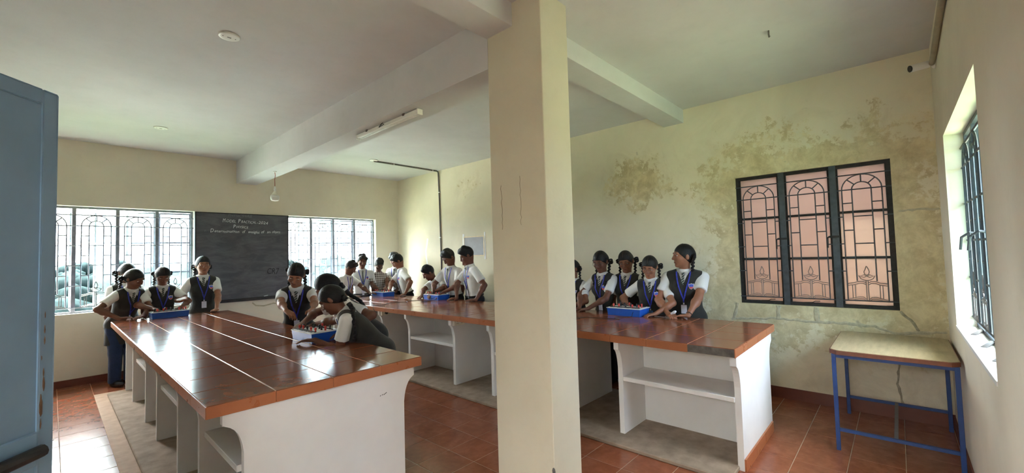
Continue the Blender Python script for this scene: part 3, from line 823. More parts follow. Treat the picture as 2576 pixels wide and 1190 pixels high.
# ------------------------------------------------------------------ blackboard
bb = empty('blackboard', (2.168, YB-0.005, 0.915)); tag(bb, 'black wall board with chalk writing between the windows', 'blackboard')
BW, BH = 1.352, 1.438
obj('slate', B((-BW/2, BW/2, -0.018, 0.0, 0, BH)), M['board'], bb)
obj('frame_rail', B((-BW/2, BW/2, -0.034, -0.018, -0.005, 0.045), bev=0.004), M['rust_steel'], bb)
obj('frame_rail', B((BW/2-0.014, BW/2, -0.028, -0.018, 0.045, BH)), M['rust_steel'], bb)
obj('frame_rail', B((-BW/2, -BW/2+0.014, -0.028, -0.018, 0.045, BH)), M['rust_steel'], bb)
obj('frame_rail', B((-BW/2+0.014, BW/2-0.014, -0.026, -0.018, BH-0.012, BH)), M['rust_steel'], bb)
def chalk(txt, x0, x1, z, h, mat, shear=0.18, name='chalk_writing', bold=0.0):
    c = bpy.data.curves.new('chalk', 'FONT'); c.body = txt; c.size = 1.0; c.shear = shear; c.extrude = 0.0; c.offset = bold; c.resolution_u = 3
    t = bpy.data.objects.new('chalk', c); COL.objects.link(t)
    dg = bpy.context.evaluated_depsgraph_get(); me = bpy.data.meshes.new_from_object(t.evaluated_get(dg))
    COL.objects.unlink(t); bpy.data.objects.remove(t)
    a = np.array([v.co[:] for v in me.vertices]); lo, hi = a.min(0), a.max(0)
    sx = (x1-x0)/(hi[0]-lo[0])
    cap = 0.72
    rr = random.Random(len(txt))
    for v in me.vertices:
        gx = (v.co.x-lo[0])*sx
        v.co = (x0+gx-2.168, -0.0195, z-0.915 + v.co.y*h/cap + 0.004*math.sin(gx*31)+0.003*math.sin(gx*77))
    me.update()
    return mesh_obj(name, me, mat, bb)
chalk('PHYSICS LAB', 1.93, 2.27, 2.295, 0.045, M['faintchalk'], bold=-0.008)
chalk('M', 1.855, 1.895, 2.20, 0.062, M['chalk']); chalk('ODEL', 1.905, 2.04, 2.20, 0.046, M['chalk'])
chalk('P', 2.07, 2.105, 2.196, 0.064, M['chalk']); chalk('RACTICAL', 2.115, 2.335, 2.196, 0.044, M['chalk'])
chalk('-2024', 2.345, 2.515, 2.19, 0.048, M['chalk'])
chalk('P', 2.0, 2.035, 2.108, 0.058, M['chalk']); chalk('HYSICS', 2.045, 2.215, 2.11, 0.040, M['chalk'])
chalk('1.', 1.615, 1.64, 2.045, 0.028, M['faintchalk'])
chalk('D', 1.69, 1.735, 2.035, 0.060, M['chalk']); chalk('etermination', 1.745, 2.085, 2.037, 0.042, M['chalk'])
chalk('of', 2.13, 2.175, 2.03, 0.05, M['chalk']); chalk('weight', 2.215, 2.385, 2.03, 0.046, M['chalk']); chalk('of', 2.41, 2.46, 2.03, 0.05, M['chalk'])
chalk('an', 2.50, 2.555, 2.036, 0.040, M['chalk']); chalk('object', 2.58, 2.71, 2.04, 0.044, M['chalk'])
chalk('CR7', 2.50, 2.69, 1.335, 0.10, M['darkchalk'])
bm = bmesh.new(); lathe(bm, [(.006, 0), (.006, .06)], 8, (0.28, -0.026, 0.052), (1, 0, 0.1))
obj('chalk_stick', bm, M['chalk'], bb)

# ------------------------------------------------------------------ things on ceiling and walls
def disc(x, y, label):
    bm = bmesh.new(); lathe(bm, [(.055, HC-0.012), (.066, HC-0.010), (.070, HC-0.004), (.070, HC)], 28, (x, y, 0))
    d = obj('cover_plate', bm, M['lampwhite']); tag(d, label, 'cover plate', 'round white ceiling cover plates')
    bm = bmesh.new()
    for s in (-.04, .04): lathe(bm, [(.004, HC-.0135), (.004, HC-.011)], 8, (x+s, y, 0))
    box(bm, x-.012, x+.012, y-.003, y+.003, HC-.0145, HC-.011)
    obj('screw', bm, M['conduit'], d)
disc(0.872, 3.58, 'round white cover plate on the ceiling above the near bench')
disc(0.89, 6.60, 'round white cover plate on the ceiling near the blackboard wall')
disc(3.70, 6.525, 'round white cover plate where the ceiling conduit starts')
# surface conduit from ceiling plate down the wall
bm = bmesh.new()
tube(bm, [(3.72, 6.55, HC-.013), (4.5, 6.55, HC-.013), (5.04, 6.55, HC-.013), (5.075, 6.55, HC-.02), (5.086, 6.55, HC-.05), (5.086, 6.53, 2.6), (5.086, 6.50, 1.0)], 0.013, 10)
cd = tag(obj('conduit', bm, M['conduit'], None, True), 'thin grey conduit along the ceiling and down the wall behind the boys', 'conduit')
for (x, y, z) in ((4.1, 6.55, HC-.013), (4.95, 6.55, HC-.013)):
    obj('clip', B((x-.008, x+.008, y-.018, y+.018, HC-.030, HC-.0005)), M['lampwhite'], cd)
for z in (2.8, 1.92): obj('clip', B((5.07, 5.099, 6.50, 6.545, z-.008, z+.008)), M['lampwhite'], cd)
# tube light on the beam soffit
tl = empty('tube_light', (2.155, 3.57, 2.853)); tag(tl, 'unlit white tube light batten fixed under the beam', 'lamp')
obj('batten', B((-.017, .020, -.54, .54, -.045, -.008), bev=.004), M['lampwhite'], tl)
bm = bmesh.new(); tube(bm, [(.022, -.53, -.040), (.022, .53, -.040)], .0125, 10)
obj('tube', bm, M['panelwhite'], tl, True)
for y in (-.548, .532): obj('end_cap', B((-.02, .038, y, y+.016, -.055, -.006), bev=.003), M['lampwhite'], tl)
for y in (-.33, .33): obj('bracket', B((-.024, -.010, y-.012, y+.012, -.02, 0)), M['conduit'], tl)
bm = bmesh.new(); tube(bm, [(-.02, .02, -.002), (-.028, .05, -.02), (-.02, .09, -.03), (-.018, .0, -.02)], .004, 6)
obj('lead', bm, M['black'], tl)
# bare bulb on a flex under the far end of the beam
bl = empty('bulb', (2.175, 6.605, 2.853)); tag(bl, 'white bulb hanging on a flex under the beam end', 'lamp')
bm = bmesh.new(); lathe(bm, [(.004, -.014), (.022, -.010), (.026, 0)], 16); obj('ceiling_rose', bm, M['lampwhite'], bl)
bm = bmesh.new(); tube(bm, [(0, 0, -.01), (.006, 0, -.06), (-.002, 0, -.12), (.001, 0, -.225)], .004, 6); obj('flex', bm, M['wire'], bl)
bm = bmesh.new(); lathe(bm, [(.010, -.22), (.014, -.225), (.014, -.25), (.017, -.252), (.017, -.262), (.014, -.264), (.015, -.29)][::-1], 16); obj('holder', bm, M['lampwhite'], bl, True)
bm = bmesh.new(); lathe(bm, [(.015, -.288), (.022, -.305), (.042, -.335), (.058, -.355)][::-1], 20); obj('collar', bm, M['plastic'], bl, True)
bm = bmesh.new(); lathe(bm, [(.057, -.355), (.059, -.385), (.055, -.412), (.042, -.428), (.012, -.434)][::-1], 20); obj('globe', bm, M['lampwhite'], bl, True)
# small hook stub on the ceiling
bm = bmesh.new(); tube(bm, [(3.735, .656, HC), (3.735, .656, HC-.03), (3.75, .656, HC-.045), (3.765, .656, HC-.035)], .006, 6)
tag(obj('ceiling_hook', bm, M['conduit']), 'small grey hook in the ceiling over the damp wall side', 'hook')
# security camera and its pipe
cc = empty('security_camera', (4.60, YF, 2.935)); tag(cc, 'small white security camera high in the corner', 'camera')
bm = bmesh.new(); lathe(bm, [(.036, 0), (.036, .012), (.022, .022)], 18, (0, 0.0, 0), (0, 1, 0)); obj('base', bm, M['lampwhite'], cc, True)
bm = bmesh.new(); tube(bm, [(0, .018, 0), (-.005, .045, .0), (-.02, .065, -.005)], .012, 10); obj('arm', bm, M['lampwhite'], cc, True)
dv = Vector((-.42, .86, -.16)).normalized(); p0 = Vector((-.005, .035, .005))
bm = bmesh.new(); lathe(bm, [(.022, 0), (.028, .006), (.028, .115), (.024, .12)], 20, p0, dv); cb_ = obj('camera_body', bm, M['lampwhite'], cc, True)
bm = bmesh.new(); lathe(bm, [(.024, .118), (.026, .126), (.020, .128)], 20, p0, dv); obj('lens', bm, M['black'], cb_)
bm = bmesh.new(); tube(bm, [(4.56, YF+.020, 2.93), (4.3, YF+.020, 2.94), (3.0, YF+.020, 3.01), (1.5, YF+.020, 3.09)], .018, 10)
pp = tag(obj('camera_pipe', bm, M['pipe'], None, True), 'grey pipe along the near wall to the security camera', 'pipe')
# notice taped to the wall behind the boys
nt = empty('wall_notice', (XR-.001, 5.58, 1.72)); tag(nt, 'blank grey white paper notice taped to the wall behind the boys', 'notice')
bm = bmesh.new()
gy = np.linspace(-.255, .255, 9); gz = np.linspace(-.165, .175, 6)
gv = [[bm.verts.new((-.006-.003*math.sin(i*1.7+j), y, z)) for j, z in enumerate(gz)] for i, y in enumerate(gy)]
for i in range(8):
    for j in range(5): bm.faces.new((gv[i][j], gv[i+1][j], gv[i+1][j+1], gv[i][j+1]))
bmesh.ops.solidify(bm, geom=list(bm.faces), thickness=0.001)
obj('sheet', bm, M['paper'], nt)
obj('tape_strip', B((-.012, -.009, -.26, .26, .160, .178)), M['tape'], nt)
obj('tape_strip', B((-.012, -.009, .25, .265, -.17, .178)), M['tape'], nt)
obj('tape_strip', B((-.012, -.009, -.272, -.256, -.17, .178)), M['tape'], nt)
obj('tape_strip', B((-.012, -.009, -.26, .02, -.175, -.160)), M['tape'], nt)
obj('paper_strip', B((-.004, 0, .255, .30, -.19, .23)), M['whitetape'], nt)
obj('paper_strip', B((-.004, 0, -.30, -.265, -.235, .24)), M['whitetape'], nt)

# ------------------------------------------------------------------ small table in the corner
st = empty('side_table', (4.66, 0.075, 0)); tag(st, 'small ply topped table on a blue steel frame in the corner', 'table')
tx0, tx1, ty0, ty1, c = -0.63, 0.345, -0.345, 0.355, 0.045
poly = [(tx0, ty0+c), (tx0, ty1-c), (tx0+c, ty1), (tx1-c, ty1), (tx1, ty1-c), (tx1, ty0+c), (tx1-c, ty0), (tx0+c, ty0)][::-1]
bm = bmesh.new(); prism(bm, poly, 2, 0.7225, 0.752); obj('edge_band', bm, M['wood'], st)
bm = bmesh.new(); prism(bm, [(x*0.985 if abs(x) > .3 else x, y*0.985) for x, y in poly], 2, 0.752, 0.755); obj('table_top', bm, M['ply'], st)
LX, LY = (-0.60, 0.33), (-0.325, 0.33)
for x in LX:
    for y in LY: obj('leg', B((x-.013, x+.013, y-.013, y+.013, 0, .7225), bev=.002), M['bluepaint'], st)
for y in LY: obj('apron', B((LX[0]+.013, LX[1]-.013, y-.011, y+.011, .697, .7225)), M['bluepaint'], st)
for x in LX: obj('apron', B((x-.011, x+.011, LY[0]+.013, LY[1]-.013, .697, .7225)), M['bluepaint'], st)
for x in LX: obj('stretcher', B((x-.011, x+.011, LY[0]+.013, LY[1]-.013, .145, .167)), M['bluepaint'], st)
ym = 0.0
obj('stretcher', B((LX[0]+.011, LX[1]-.011, ym-.011, ym+.011, .145, .167)), M['litbar'], st)['label'] = 'bare grey centre stretcher'
# ------------------------------------------------------------------ people
# A figure is polygonised from a smooth union of tapered limbs (one continuous body); clothes are shells of the same limbs.
def nrm(v): v = np.asarray(v, float); return v/np.linalg.norm(v)
def prim_cap(a, b, ra, rb, k=0.02, cut=None): return ('c', np.asarray(a, float), np.asarray(b, float), ra, rb, k, cut)
def prim_ell(c, r, k=0.02, R=None, cut=None): return ('e', np.asarray(c, float), np.asarray(r, float), np.eye(3) if R is None else R, None, k, cut)
def prim_xf(p, R, t):
    cut = None if p[6] is None else [(R@n, R@q+t) for n, q in p[6]]
    if p[0] == 'c': return ('c', R@p[1]+t, R@p[2]+t, p[3], p[4], p[5], cut)
    return ('e', R@p[1]+t, p[2], R@p[3], None, p[5], cut)
def prim_scale(p, s):
    cut = None if p[6] is None else [(n, q*s) for n, q in p[6]]
    if p[0] == 'c': return ('c', p[1]*s, p[2]*s, p[3]*s, p[4]*s, p[5]*s, cut)
    return ('e', p[1]*s, p[2]*s, p[3], None, p[5]*s, cut)
def prim_bounds(p):
    if p[0] == 'c':
        r = max(p[3], p[4]); return np.minimum(p[1], p[2])-r, np.maximum(p[1], p[2])+r
    e = np.sqrt(((p[3]*p[2])**2).sum(1)); return p[1]-e, p[1]+e
def prim_eval(p, P):
    if p[0] == 'c':
        ba = p[2]-p[1]; pa = P-p[1]
        h = np.clip((pa@ba)/max(ba@ba, 1e-9), 0, 1)
        d = np.linalg.norm(pa - h[..., None]*ba, axis=-1) - (p[3]+(p[4]-p[3])*h)
    else:
        q = (P-p[1])@p[3]
        k0 = np.linalg.norm(q/p[2], axis=-1); k1 = np.linalg.norm(q/(p[2]**2), axis=-1)
        d = k0*(k0-1)/np.maximum(k1, 1e-6)
    if p[6] is not None:
        for n, q in p[6]: d = np.maximum(d, (P-q)@n)
    return d
def smin(g, d, k):
    h = np.clip(.5+.5*(g-d)/k, 0, 1); return g*(1-h)+d*h-k*h*(1-h)
def field_at(prims, P):
    g = np.full(P.shape[:-1], 1.0)
    for p in prims: g = smin(g, prim_eval(p, P), p[5])
    return g
def polygonise(prims, h, cuts=(), subs=()):
    lo = np.min([prim_bounds(p)[0] for p in prims], 0)-3*h; hi = np.max([prim_bounds(p)[1] for p in prims], 0)+3*h
    n = np.ceil((hi-lo)/h).astype(int)+1
    G = np.ones(n, np.float32)
    ax = [lo[i]+h*np.arange(n[i]) for i in range(3)]
    for p in list(prims)+[('s', q) for q in subs]:
        sub = p[0] == 's'
        if sub: p = p[1]
        a, b = prim_bounds(p); m = p[5]+2.5*h
        i0 = np.clip(np.floor((a-m-lo)/h).astype(int), 0, n-1); i1 = np.clip(np.ceil((b+m-lo)/h).astype(int)+1, 1, n)
        sl = tuple(slice(i0[i], i1[i]) for i in range(3))
        P = np.stack(np.meshgrid(*[ax[i][sl[i]] for i in range(3)], indexing='ij'), -1)
        d = prim_eval(p, P)
        if sub: G[sl] = -smin(-G[sl], d, p[5])
        else: G[sl] = smin(G[sl], d, p[5])
    if cuts:
        idx = np.argwhere(G < 2.5*h)
        P = lo+idx*h; g = G[idx[:, 0], idx[:, 1], idx[:, 2]]
        for c in cuts: g = np.maximum(g, c(P))
        G[idx[:, 0], idx[:, 1], idx[:, 2]] = g
    S = G < 0
    c8 = [S[i:n[0]-1+i, j:n[1]-1+j, k:n[2]-1+k] for i in (0, 1) for j in (0, 1) for k in (0, 1)]
    cnt = sum(c.astype(np.int8) for c in c8)
    act = np.argwhere((cnt > 0) & (cnt < 8))
    if len(act) == 0: return None, None
    cid = np.full(n-1, -1, np.int32); cid[act[:, 0], act[:, 1], act[:, 2]] = np.arange(len(act))
    offs = np.array([(i, j, k) for i in (0, 1) for j in (0, 1) for k in (0, 1)])
    vals = np.stack([G[act[:, 0]+o[0], act[:, 1]+o[1], act[:, 2]+o[2]] for o in offs], 1)
    acc = np.zeros((len(act), 3)); w = np.zeros(len(act))
    for a in range(8):
        for b in range(a+1, 8):
            if np.abs(offs[a]-offs[b]).sum() != 1: continue
            va, vb = vals[:, a], vals[:, b]; m = (va < 0) != (vb < 0)
            t = np.where(m, va/np.where(m, va-vb, 1), 0)
            acc += np.where(m[:, None], offs[a]+(offs[b]-offs[a])*t[:, None], 0); w += m
    V = lo+(act+acc/w[:, None])*h
    Fs = []
    for d in range(3):
        u, v = (d+1) % 3, (d+2) % 3
        s0 = [slice(None)]*3; s1 = [slice(None)]*3; s0[d] = slice(0, -1); s1[d] = slice(1, None)
        A, Bq = S[tuple(s0)], S[tuple(s1)]
        e = np.argwhere(A != Bq)
        e = e[(e[:, u] > 0) & (e[:, v] > 0) & (e[:, u] < n[u]-1) & (e[:, v] < n[v]-1)]
        if len(e) == 0: continue
        fl = A[e[:, 0], e[:, 1], e[:, 2]]
        def cell(du, dv):
            q = e.copy(); q[:, u] -= du; q[:, v] -= dv
            return cid[q[:, 0], q[:, 1], q[:, 2]]
        q = np.stack([cell(1, 1), cell(0, 1), cell(0, 0), cell(1, 0)], 1)
        q[~fl] = q[~fl][:, ::-1]
        Fs.append(q)
    return V, np.concatenate(Fs)
def np_mesh(name, V, F, mat, parent=None, smooth=True):
    me = bpy.data.meshes.new(name)
    nv, nf, k = len(V), len(F), F.shape[1]
    me.vertices.add(nv); me.vertices.foreach_set('co', np.asarray(V, np.float32).ravel())
    me.loops.add(nf*k); me.loops.foreach_set('vertex_index', F.astype(np.int32).ravel())
    me.polygons.add(nf); me.polygons.foreach_set('loop_start', np.arange(0, nf*k, k, dtype=np.int32))
    me.polygons.foreach_set('use_smooth', np.full(nf, smooth))
    me.update(calc_edges=True); me.validate()
    return mesh_obj(name, me, mat, parent)
def relax(V, F, n):
    a = F.ravel(); b = np.roll(F, -1, 1).ravel()
    i = np.concatenate([a, b]); j = np.concatenate([b, a]); N = len(V)
    cnt = np.bincount(i, minlength=N)[:, None]
    for _ in range(n):
        s_ = np.stack([np.bincount(i, V[j, k], minlength=N) for k in range(3)], 1)
        V = V*.45+.55*s_/np.maximum(cnt, 1)
    return V
def sdf_obj(name, prims, h, mat, parent, cuts=(), subs=()):
    V, F = polygonise(prims, h, cuts, subs)
    if V is None: return None
    if cuts: V = relax(V, F, 3)
    return np_mesh(name, V, F, mat, parent)

def mk_skin(name, c):
    t = NT(name); v = t.coord(); n = t.noise(v, 18, 4)
    col = t.mix(t.val(n, .3, .7), tuple(k*.88 for k in c[:3])+(1,), tuple(min(1, k*1.1) for k in c[:3])+(1,))
    t.b.inputs['Subsurface Weight'].default_value = 0.05
    t.b.inputs['Subsurface Radius'].default_value = (.01, .004, .002)
    return t.set(col, .5, spec=.4)
SKIN = [mk_skin('skin_a', srgb(134, 88, 66)), mk_skin('skin_b', srgb(112, 72, 56)), mk_skin('skin_c', srgb(150, 102, 78)), mk_skin('skin_d', srgb(92, 58, 46))]
M['scalp'] = simple('scalp', srgb(84, 62, 52), .6)
M['lip'] = simple('lip', srgb(112, 62, 56), .45)
def mk_hair():
    t = NT('black_hair'); v = t.coord(scale=(70, 7, 45)); n = t.noise(v, 2.2, 3)
    t.bump(n, .8, .006)
    return t.set(t.ramp(n, [(.3, srgb(10, 9, 11)), (.7, srgb(26, 23, 24))]), .5, spec=.35)
M['hair'] = mk_hair()
M['eyewhite'] = simple('eye_white', srgb(220, 214, 206), .3)
M['iris'] = simple('iris', srgb(30, 20, 16), .2)
def mk_cloth(name, c, rough=.85, var=.12):
    t = NT(name); v = t.coord(); n = t.noise(v, 9, 5, .6, .6); f = t.noise(v, 160, 2)
    col = t.mix(t.val(n, .3, .7), tuple(k*(1-var) for k in c[:3])+(1,), tuple(min(1, k*(1+var)) for k in c[:3])+(1,))
    t.bump(t.math('ADD', n, t.math('MULTIPLY', f, .15)), .5, .012)
    t.b.inputs['Sheen Weight'].default_value = .15
    return t.set(col, rough, spec=.2)
M['shirt'] = mk_cloth('white_shirt_cloth', srgb(222, 222, 220), .8, .04)
M['vest'] = mk_cloth('black_vest_cloth', srgb(48, 47, 44), .85, .18)
M['trouser'] = mk_cloth('dark_trouser_cloth', srgb(40, 42, 46), .85, .15)
M['navy'] = mk_cloth('navy_trouser_cloth', srgb(34, 48, 78), .85, .15)
M['shoe'] = simple('black_shoe', srgb(20, 19, 18), .35)
M['lanyard'] = simple('blue_lanyard', srgb(44, 56, 168), .6, 0, .35, 60)
M['card'] = simple('id_card', srgb(214, 214, 226), .35, 0, .04)
M['cardblue'] = simple('id_card_blue', srgb(96, 128, 178), .35, 0, .2)
M['badgeblue'] = simple('badge_blue', srgb(70, 92, 186), .6, 0, .3, 90)
M['badgered'] = simple('badge_red', srgb(206, 86, 92), .6, 0, .3, 90)
M['badgewhite'] = simple('badge_white', srgb(226, 220, 226), .6)
M['spec'] = simple('spectacle_rim', srgb(70, 56, 50), .3, .5)
M['ribbonwhite'] = simple('white_band', srgb(224, 224, 222), .6)
M['thread'] = simple('black_thread', srgb(24, 20, 20), .8)
M['pen'] = simple('silver_pen', srgb(150, 152, 158), .3, .6)
def mk_stripes(name):
    t = NT(name); x, y, z = t.xyz(t.coord())
    f = t.math('FRACT', t.math('MULTIPLY', t.math('ADD', t.math('MULTIPLY', x, .8), z), 38.0))
    c = t.ramp(f, [(.0, srgb(40, 46, 44)), (.5, srgb(44, 50, 48)), (.56, srgb(158, 160, 148)), (.92, srgb(150, 152, 142))])
    return t.set(c, .7)
M['tie'] = mk_stripes('striped_tie_cloth')
def mk_plaid():
    t = NT('plaid_shirt_cloth'); x, y, z = t.xyz(t.coord())
    u = t.math('FRACT', t.math('MULTIPLY', x, 24.0)); w = t.math('FRACT', t.math('MULTIPLY', z, 24.0))
    a = t.val(u, .44, .52); b = t.val(w, .44, .52)
    c = t.mix(t.math('MULTIPLY', t.math('ADD', a, b), .46), srgb(216, 210, 200), srgb(104, 92, 84))
    return t.set(c, .85, spec=.2)
M['plaid'] = mk_plaid()

def ik(S, T, l1, l2, pole):
    d = T-S; L = np.linalg.norm(d); mx = (l1+l2)*.995
    if L > mx: T = S+d*(mx/L); d = T-S; L = mx
    L = max(L, abs(l1-l2)+.02); u = d/np.linalg.norm(d)
    a = (l1*l1-l2*l2+L*L)/(2*L); hh = math.sqrt(max(l1*l1-a*a, 0))
    p = pole-u*(pole@u); p = p/np.linalg.norm(p)
    return S+u*a+p*hh, T
def hand_prims(wr, d, n, side, curl, spread=.10, s=1.0):
    """palm and five fingers; d finger direction, n palm normal (palm faces n), side +1 thumb towards +w"""
    d = nrm(d); n = nrm(np.asarray(n)-d*(np.asarray(n)@d)); w = np.cross(n, d)*side
    out = []
    offs = (.028, .010, -.009, -.027); lens = ((.036, .025, .020), (.040, .028, .021), (.037, .026, .020), (.029, .020, .018))
    rad = (.0092, .0096, .0090, .0080)
    for o, ln, r in zip(offs, lens, rad):
        k = wr+d*.078+w*o-n*.002
        out.append(prim_cap(wr+d*.012+w*o*.55, k, .0135, .0115, .010))
        a = curl*.55; p = k; dirv = nrm(d+w*o*spread/.028*.5)
        for i, l in enumerate(ln):
            a_ = a*(.55 if i == 0 else 1.0)
            dirv = nrm(dirv*math.cos(a_)+np.asarray(n)*math.sin(a_)) if i == 0 else nrm(dirv*math.cos(a)+np.cross(np.cross(dirv, n), dirv)*math.sin(a))
            q = p+dirv*l
            out.append(prim_cap(p, q, r*(1-.09*i), r*(1-.09*(i+1)), .004)); p = q
    b = wr+d*.022+w*.024
    td = nrm(w*.75+d*.65+n*.25); q = b+td*.040; td2 = nrm(d*.8+w*.25+n*(.3+curl*.3)); q2 = q+td2*.030
    out += [prim_cap(wr+d*.01+w*.01, q, .014, .0115, .010), prim_cap(q, q2, .0110, .0085, .004)]
    return out
def Rx(a): c, s = math.cos(a), math.sin(a); return np.array([[1, 0, 0], [0, c, -s], [0, s, c]])
def Ry(a): c, s = math.cos(a), math.sin(a); return np.array([[c, 0, s], [0, 1, 0], [-s, 0, c]])
def Rz(a): c, s = math.cos(a), math.sin(a); return np.array([[c, -s, 0], [s, c, 0], [0, 0, 1]])

def person(label, head, face, lean, head_dir, kind='girl', roll=0.0, side=0.0, twist=0.0, hands=((None,)*2), skin=0, fat=1.0,
           glasses=False, plaits=(), legs_mat='trouser', card='card', badge=True, tie=True, lanyard=True, belt=True, group=None, mess=0, scale_leg=1.0, shirt='shirt', low=False, tail=0.0, thread=False):
    """head: world centre of the head; face: horizontal facing of the hips; lean in degrees; head_dir: world direction of the face.
    hands: two of (wrist target world, elbow pole world, finger direction world, palm normal world, curl) for left and right."""
    boy = kind != 'girl'
    f = np.array([face[0], face[1]], float); f /= np.linalg.norm(f)
    Rw = np.array([[f[1], f[0], 0], [-f[0], f[1], 0], [0, 0, 1.0]])      # local (right, forward, up) -> world
    a = math.radians(lean)
    Rt = Rz(twist) @ Rx(-a) @ Ry(side)
    hipz = .83*scale_leg
    H = np.array([0, -.16*math.sin(a), hipz-.015*(1-math.cos(a))])
    NB = H + Rt@np.array([0, -.005, .505])
    ndir = nrm(Rt@np.array([0, .0, 1.0])*.75 + np.array([0, .12, .35]))
    HC_ = NB + ndir*.146; HS = 1.09
    head = np.asarray(head, float)
    s = head[2]/HC_[2]
    base = head - Rw@(HC_*s); base[2] = 0
    toL = lambda w: (Rw.T@(np.asarray(w, float)-base))/s
    dirL = lambda w: Rw.T@np.asarray(w, float)
    fy = nrm(dirL(head_dir)); fx = nrm(np.cross(fy, np.array([0, 0, 1.0]))); fz = np.cross(fx, fy)
    Rh = np.stack([fx, fy, fz], 1) @ Ry(roll)
    hx = lambda p: HC_ + Rh@np.asarray(p, float)*HS
    hsz = lambda ps: [('c', p[1], p[2], p[3]*HS, p[4]*HS, p[5], p[6]) if p[0] == 'c' else ('e', p[1], p[2]*HS, p[3], None, p[5], p[6]) for p in ps]
    tx_ = lambda p: H + Rt@np.asarray(p, float)
    sw = .158 if boy else .145
    # ---- torso limbs in chest space
    g = fat
    torso = [prim_ell((0, .0, .0), (.150*g, .105*g, .11), .05), prim_ell((0, .005, .13), (.122*g+.008*boy, .090*g, .13), .06),
             prim_ell((0, 0, .30), (.138*g+.012*boy, .098*g, .17), .06), prim_cap((-.118*g, -.012, .420), (.118*g, -.012, .420), .050, .050, .05),
             prim_cap((0, -.018, .43), (0, -.008, .53), .060, .050, .05)]
    torso += [prim_cap((q*.025, -.018, .480), (q*.120*g, -.014, .432), .036, .034, .04) for q in (-1, 1)]
    if not boy: torso += [prim_ell((q*.062, .072*g, .305), (.058, .046, .056), .04) for q in (-1, 1)]
    def inflate(ps, d, k=None):
        out = []
        for p in ps:
            if p[0] == 'c': out.append(('c', p[1], p[2], p[3]+d, p[4]+d, k or p[5], p[6]))
            else: out.append(('e', p[1], p[2]+d, p[3], None, k or p[5], p[6]))
        return out
    xf = lambda ps: [prim_xf(p, Rt, H) for p in ps]
    # ---- arms
    arms, sleeves, cuffs = [], [], []
    for i, q in enumerate((-1, 1)):
        S = tx_((q*(sw*g+.010), -.012, .415))
        hd = hands[i]
        if hd is None:
            T = tx_((q*(sw+.06), .04, -.10)); T = np.array([S[0]+q*.05, S[1]+.10, S[2]-.50]); pole = np.array([q*.5, -1, 0.]); fd = np.array([0, .25, -1]); pn = np.array([-q, 0, 0.]); cu = .5
        else:
            T = toL(hd[0]); pole = dirL(hd[1]) if hd[1] is not None else np.array([q*.9, -.5, -.4])
            fd = dirL(hd[2]) if hd[2] is not None else None; pn = dirL(hd[3]) if hd[3] is not None else np.array([0, 0, -1.]); cu = hd[4]
        E, W = ik(S, T, .270, .245, pole)
        if fd is None:
            fd = W-E; fd = nrm(fd); 
            if abs(pn[2]) > .5: fd = nrm(np.array([fd[0], fd[1], fd[2]*.25]))
        ka = (1+.5*(g-1))*(1.08 if boy else 1)
        arms += [prim_cap(S, E, .047*ka, .036*ka, .03), prim_cap(E, W-nrm(W-E)*.0, .037*ka, .0235, .02), prim_ell(E+(W-E)*.28, (.040*ka,)*3, .03)]
        pnn = pn-nrm(fd)*(pn@nrm(fd))
        side_ = 1 if (np.cross(nrm(pnn), nrm(fd))@np.array([-q, 0, 0]) > 0) else -1
        # thumb lies on the inner side for a palm-down hand
        arms += hand_prims(W, fd, pnn, side_, cu)
        u = nrm(E-S); L = np.linalg.norm(E-S); fr = .72 if boy else .66
        endp = S+u*L*fr
        sleeves += [prim_cap(S-u*.01, S+u*L*(fr+.12), .054*ka, .060*ka, .03, [(u, endp)])]
        cuffs.append((endp, u, W, E))
    # ---- head
    hp = [prim_ell(hx((0, -.012, .022)), (.074, .093, .094), .03, Rh), prim_ell(hx((0, .022, -.045)), (.056, .062, .060), .035, Rh),
          prim_ell(hx((0, .066, -.090)), (.022, .018, .016), .03, Rh), prim_cap(hx((0, .084, .022)), hx((0, .103, -.020)), .008, .0125, .012),
          prim_ell(hx((-.013, .090, -.024)), (.010,)*3, .008), prim_ell(hx((.013, .090, -.024)), (.010,)*3, .008),
          prim_ell(hx((-.036, .058, -.022)), (.026, .026, .024), .02, Rh), prim_ell(hx((.036, .058, -.022)), (.026, .026, .024), .02, Rh),
          prim_cap(hx((-.040, .074, .030)), hx((.040, .074, .030)), .012, .012, .018),
          prim_cap(hx((-.016, .079, -.056)), hx((.016, .079, -.056)), .010, .010, .012)]
    ears = [prim_ell(hx((q*.075, -.012, -.004)), (.010, .019, .031), .008, Rh) for q in (-1, 1)]
    sock = [prim_ell(hx((q*.031, .097, .010)), (.018, .0145, .010), .010, Rh) for q in (-1, 1)]
    neck = [prim_cap(hx((0, -.022, -.045)), NB-ndir*.03, .052 if boy else .046, .056 if boy else .050, .03)]
    # ---- legs
    legs, shoes = [], []
    for q in (-1, 1):
        hpnt = H+np.array([q*.082*g, 0, -.03]); kn = np.array([q*.085, .02+H[1]*.45, hipz*.53]); an = np.array([q*.088, -.02, .075])
        legs += [prim_cap(hpnt, kn, .088*g, .060, .04), prim_cap(kn, an, .058, .045, .03)]
        shoes.append([prim_ell((q*.092, .05, .040), (.042, .12, .042), .02, None, [(np.array([0, 0, -1.]), np.array([0, 0, .004]))]), prim_cap((q*.089, -.03, .045), (q*.088, -.02, .10), .042, .042, .03)])
    sc = lambda ps: [prim_scale(p, s) for p in ps]
    root = empty('person', tuple(base)); root.rotation_euler = (0, 0, math.atan2(-f[0], f[1]))
    tag(root, label, 'person', group)
    hb = .0092 if low else .0073
    # body: torso, neck, head, arms, hands, thighs in one surface (the rest of the leg is inside the trousers)
    thigh = [prim_cap(H+np.array([q*.082, 0, -.03]), H+np.array([q*.083, 0, -.25]), .072, .060, .03) for q in (-1, 1)]
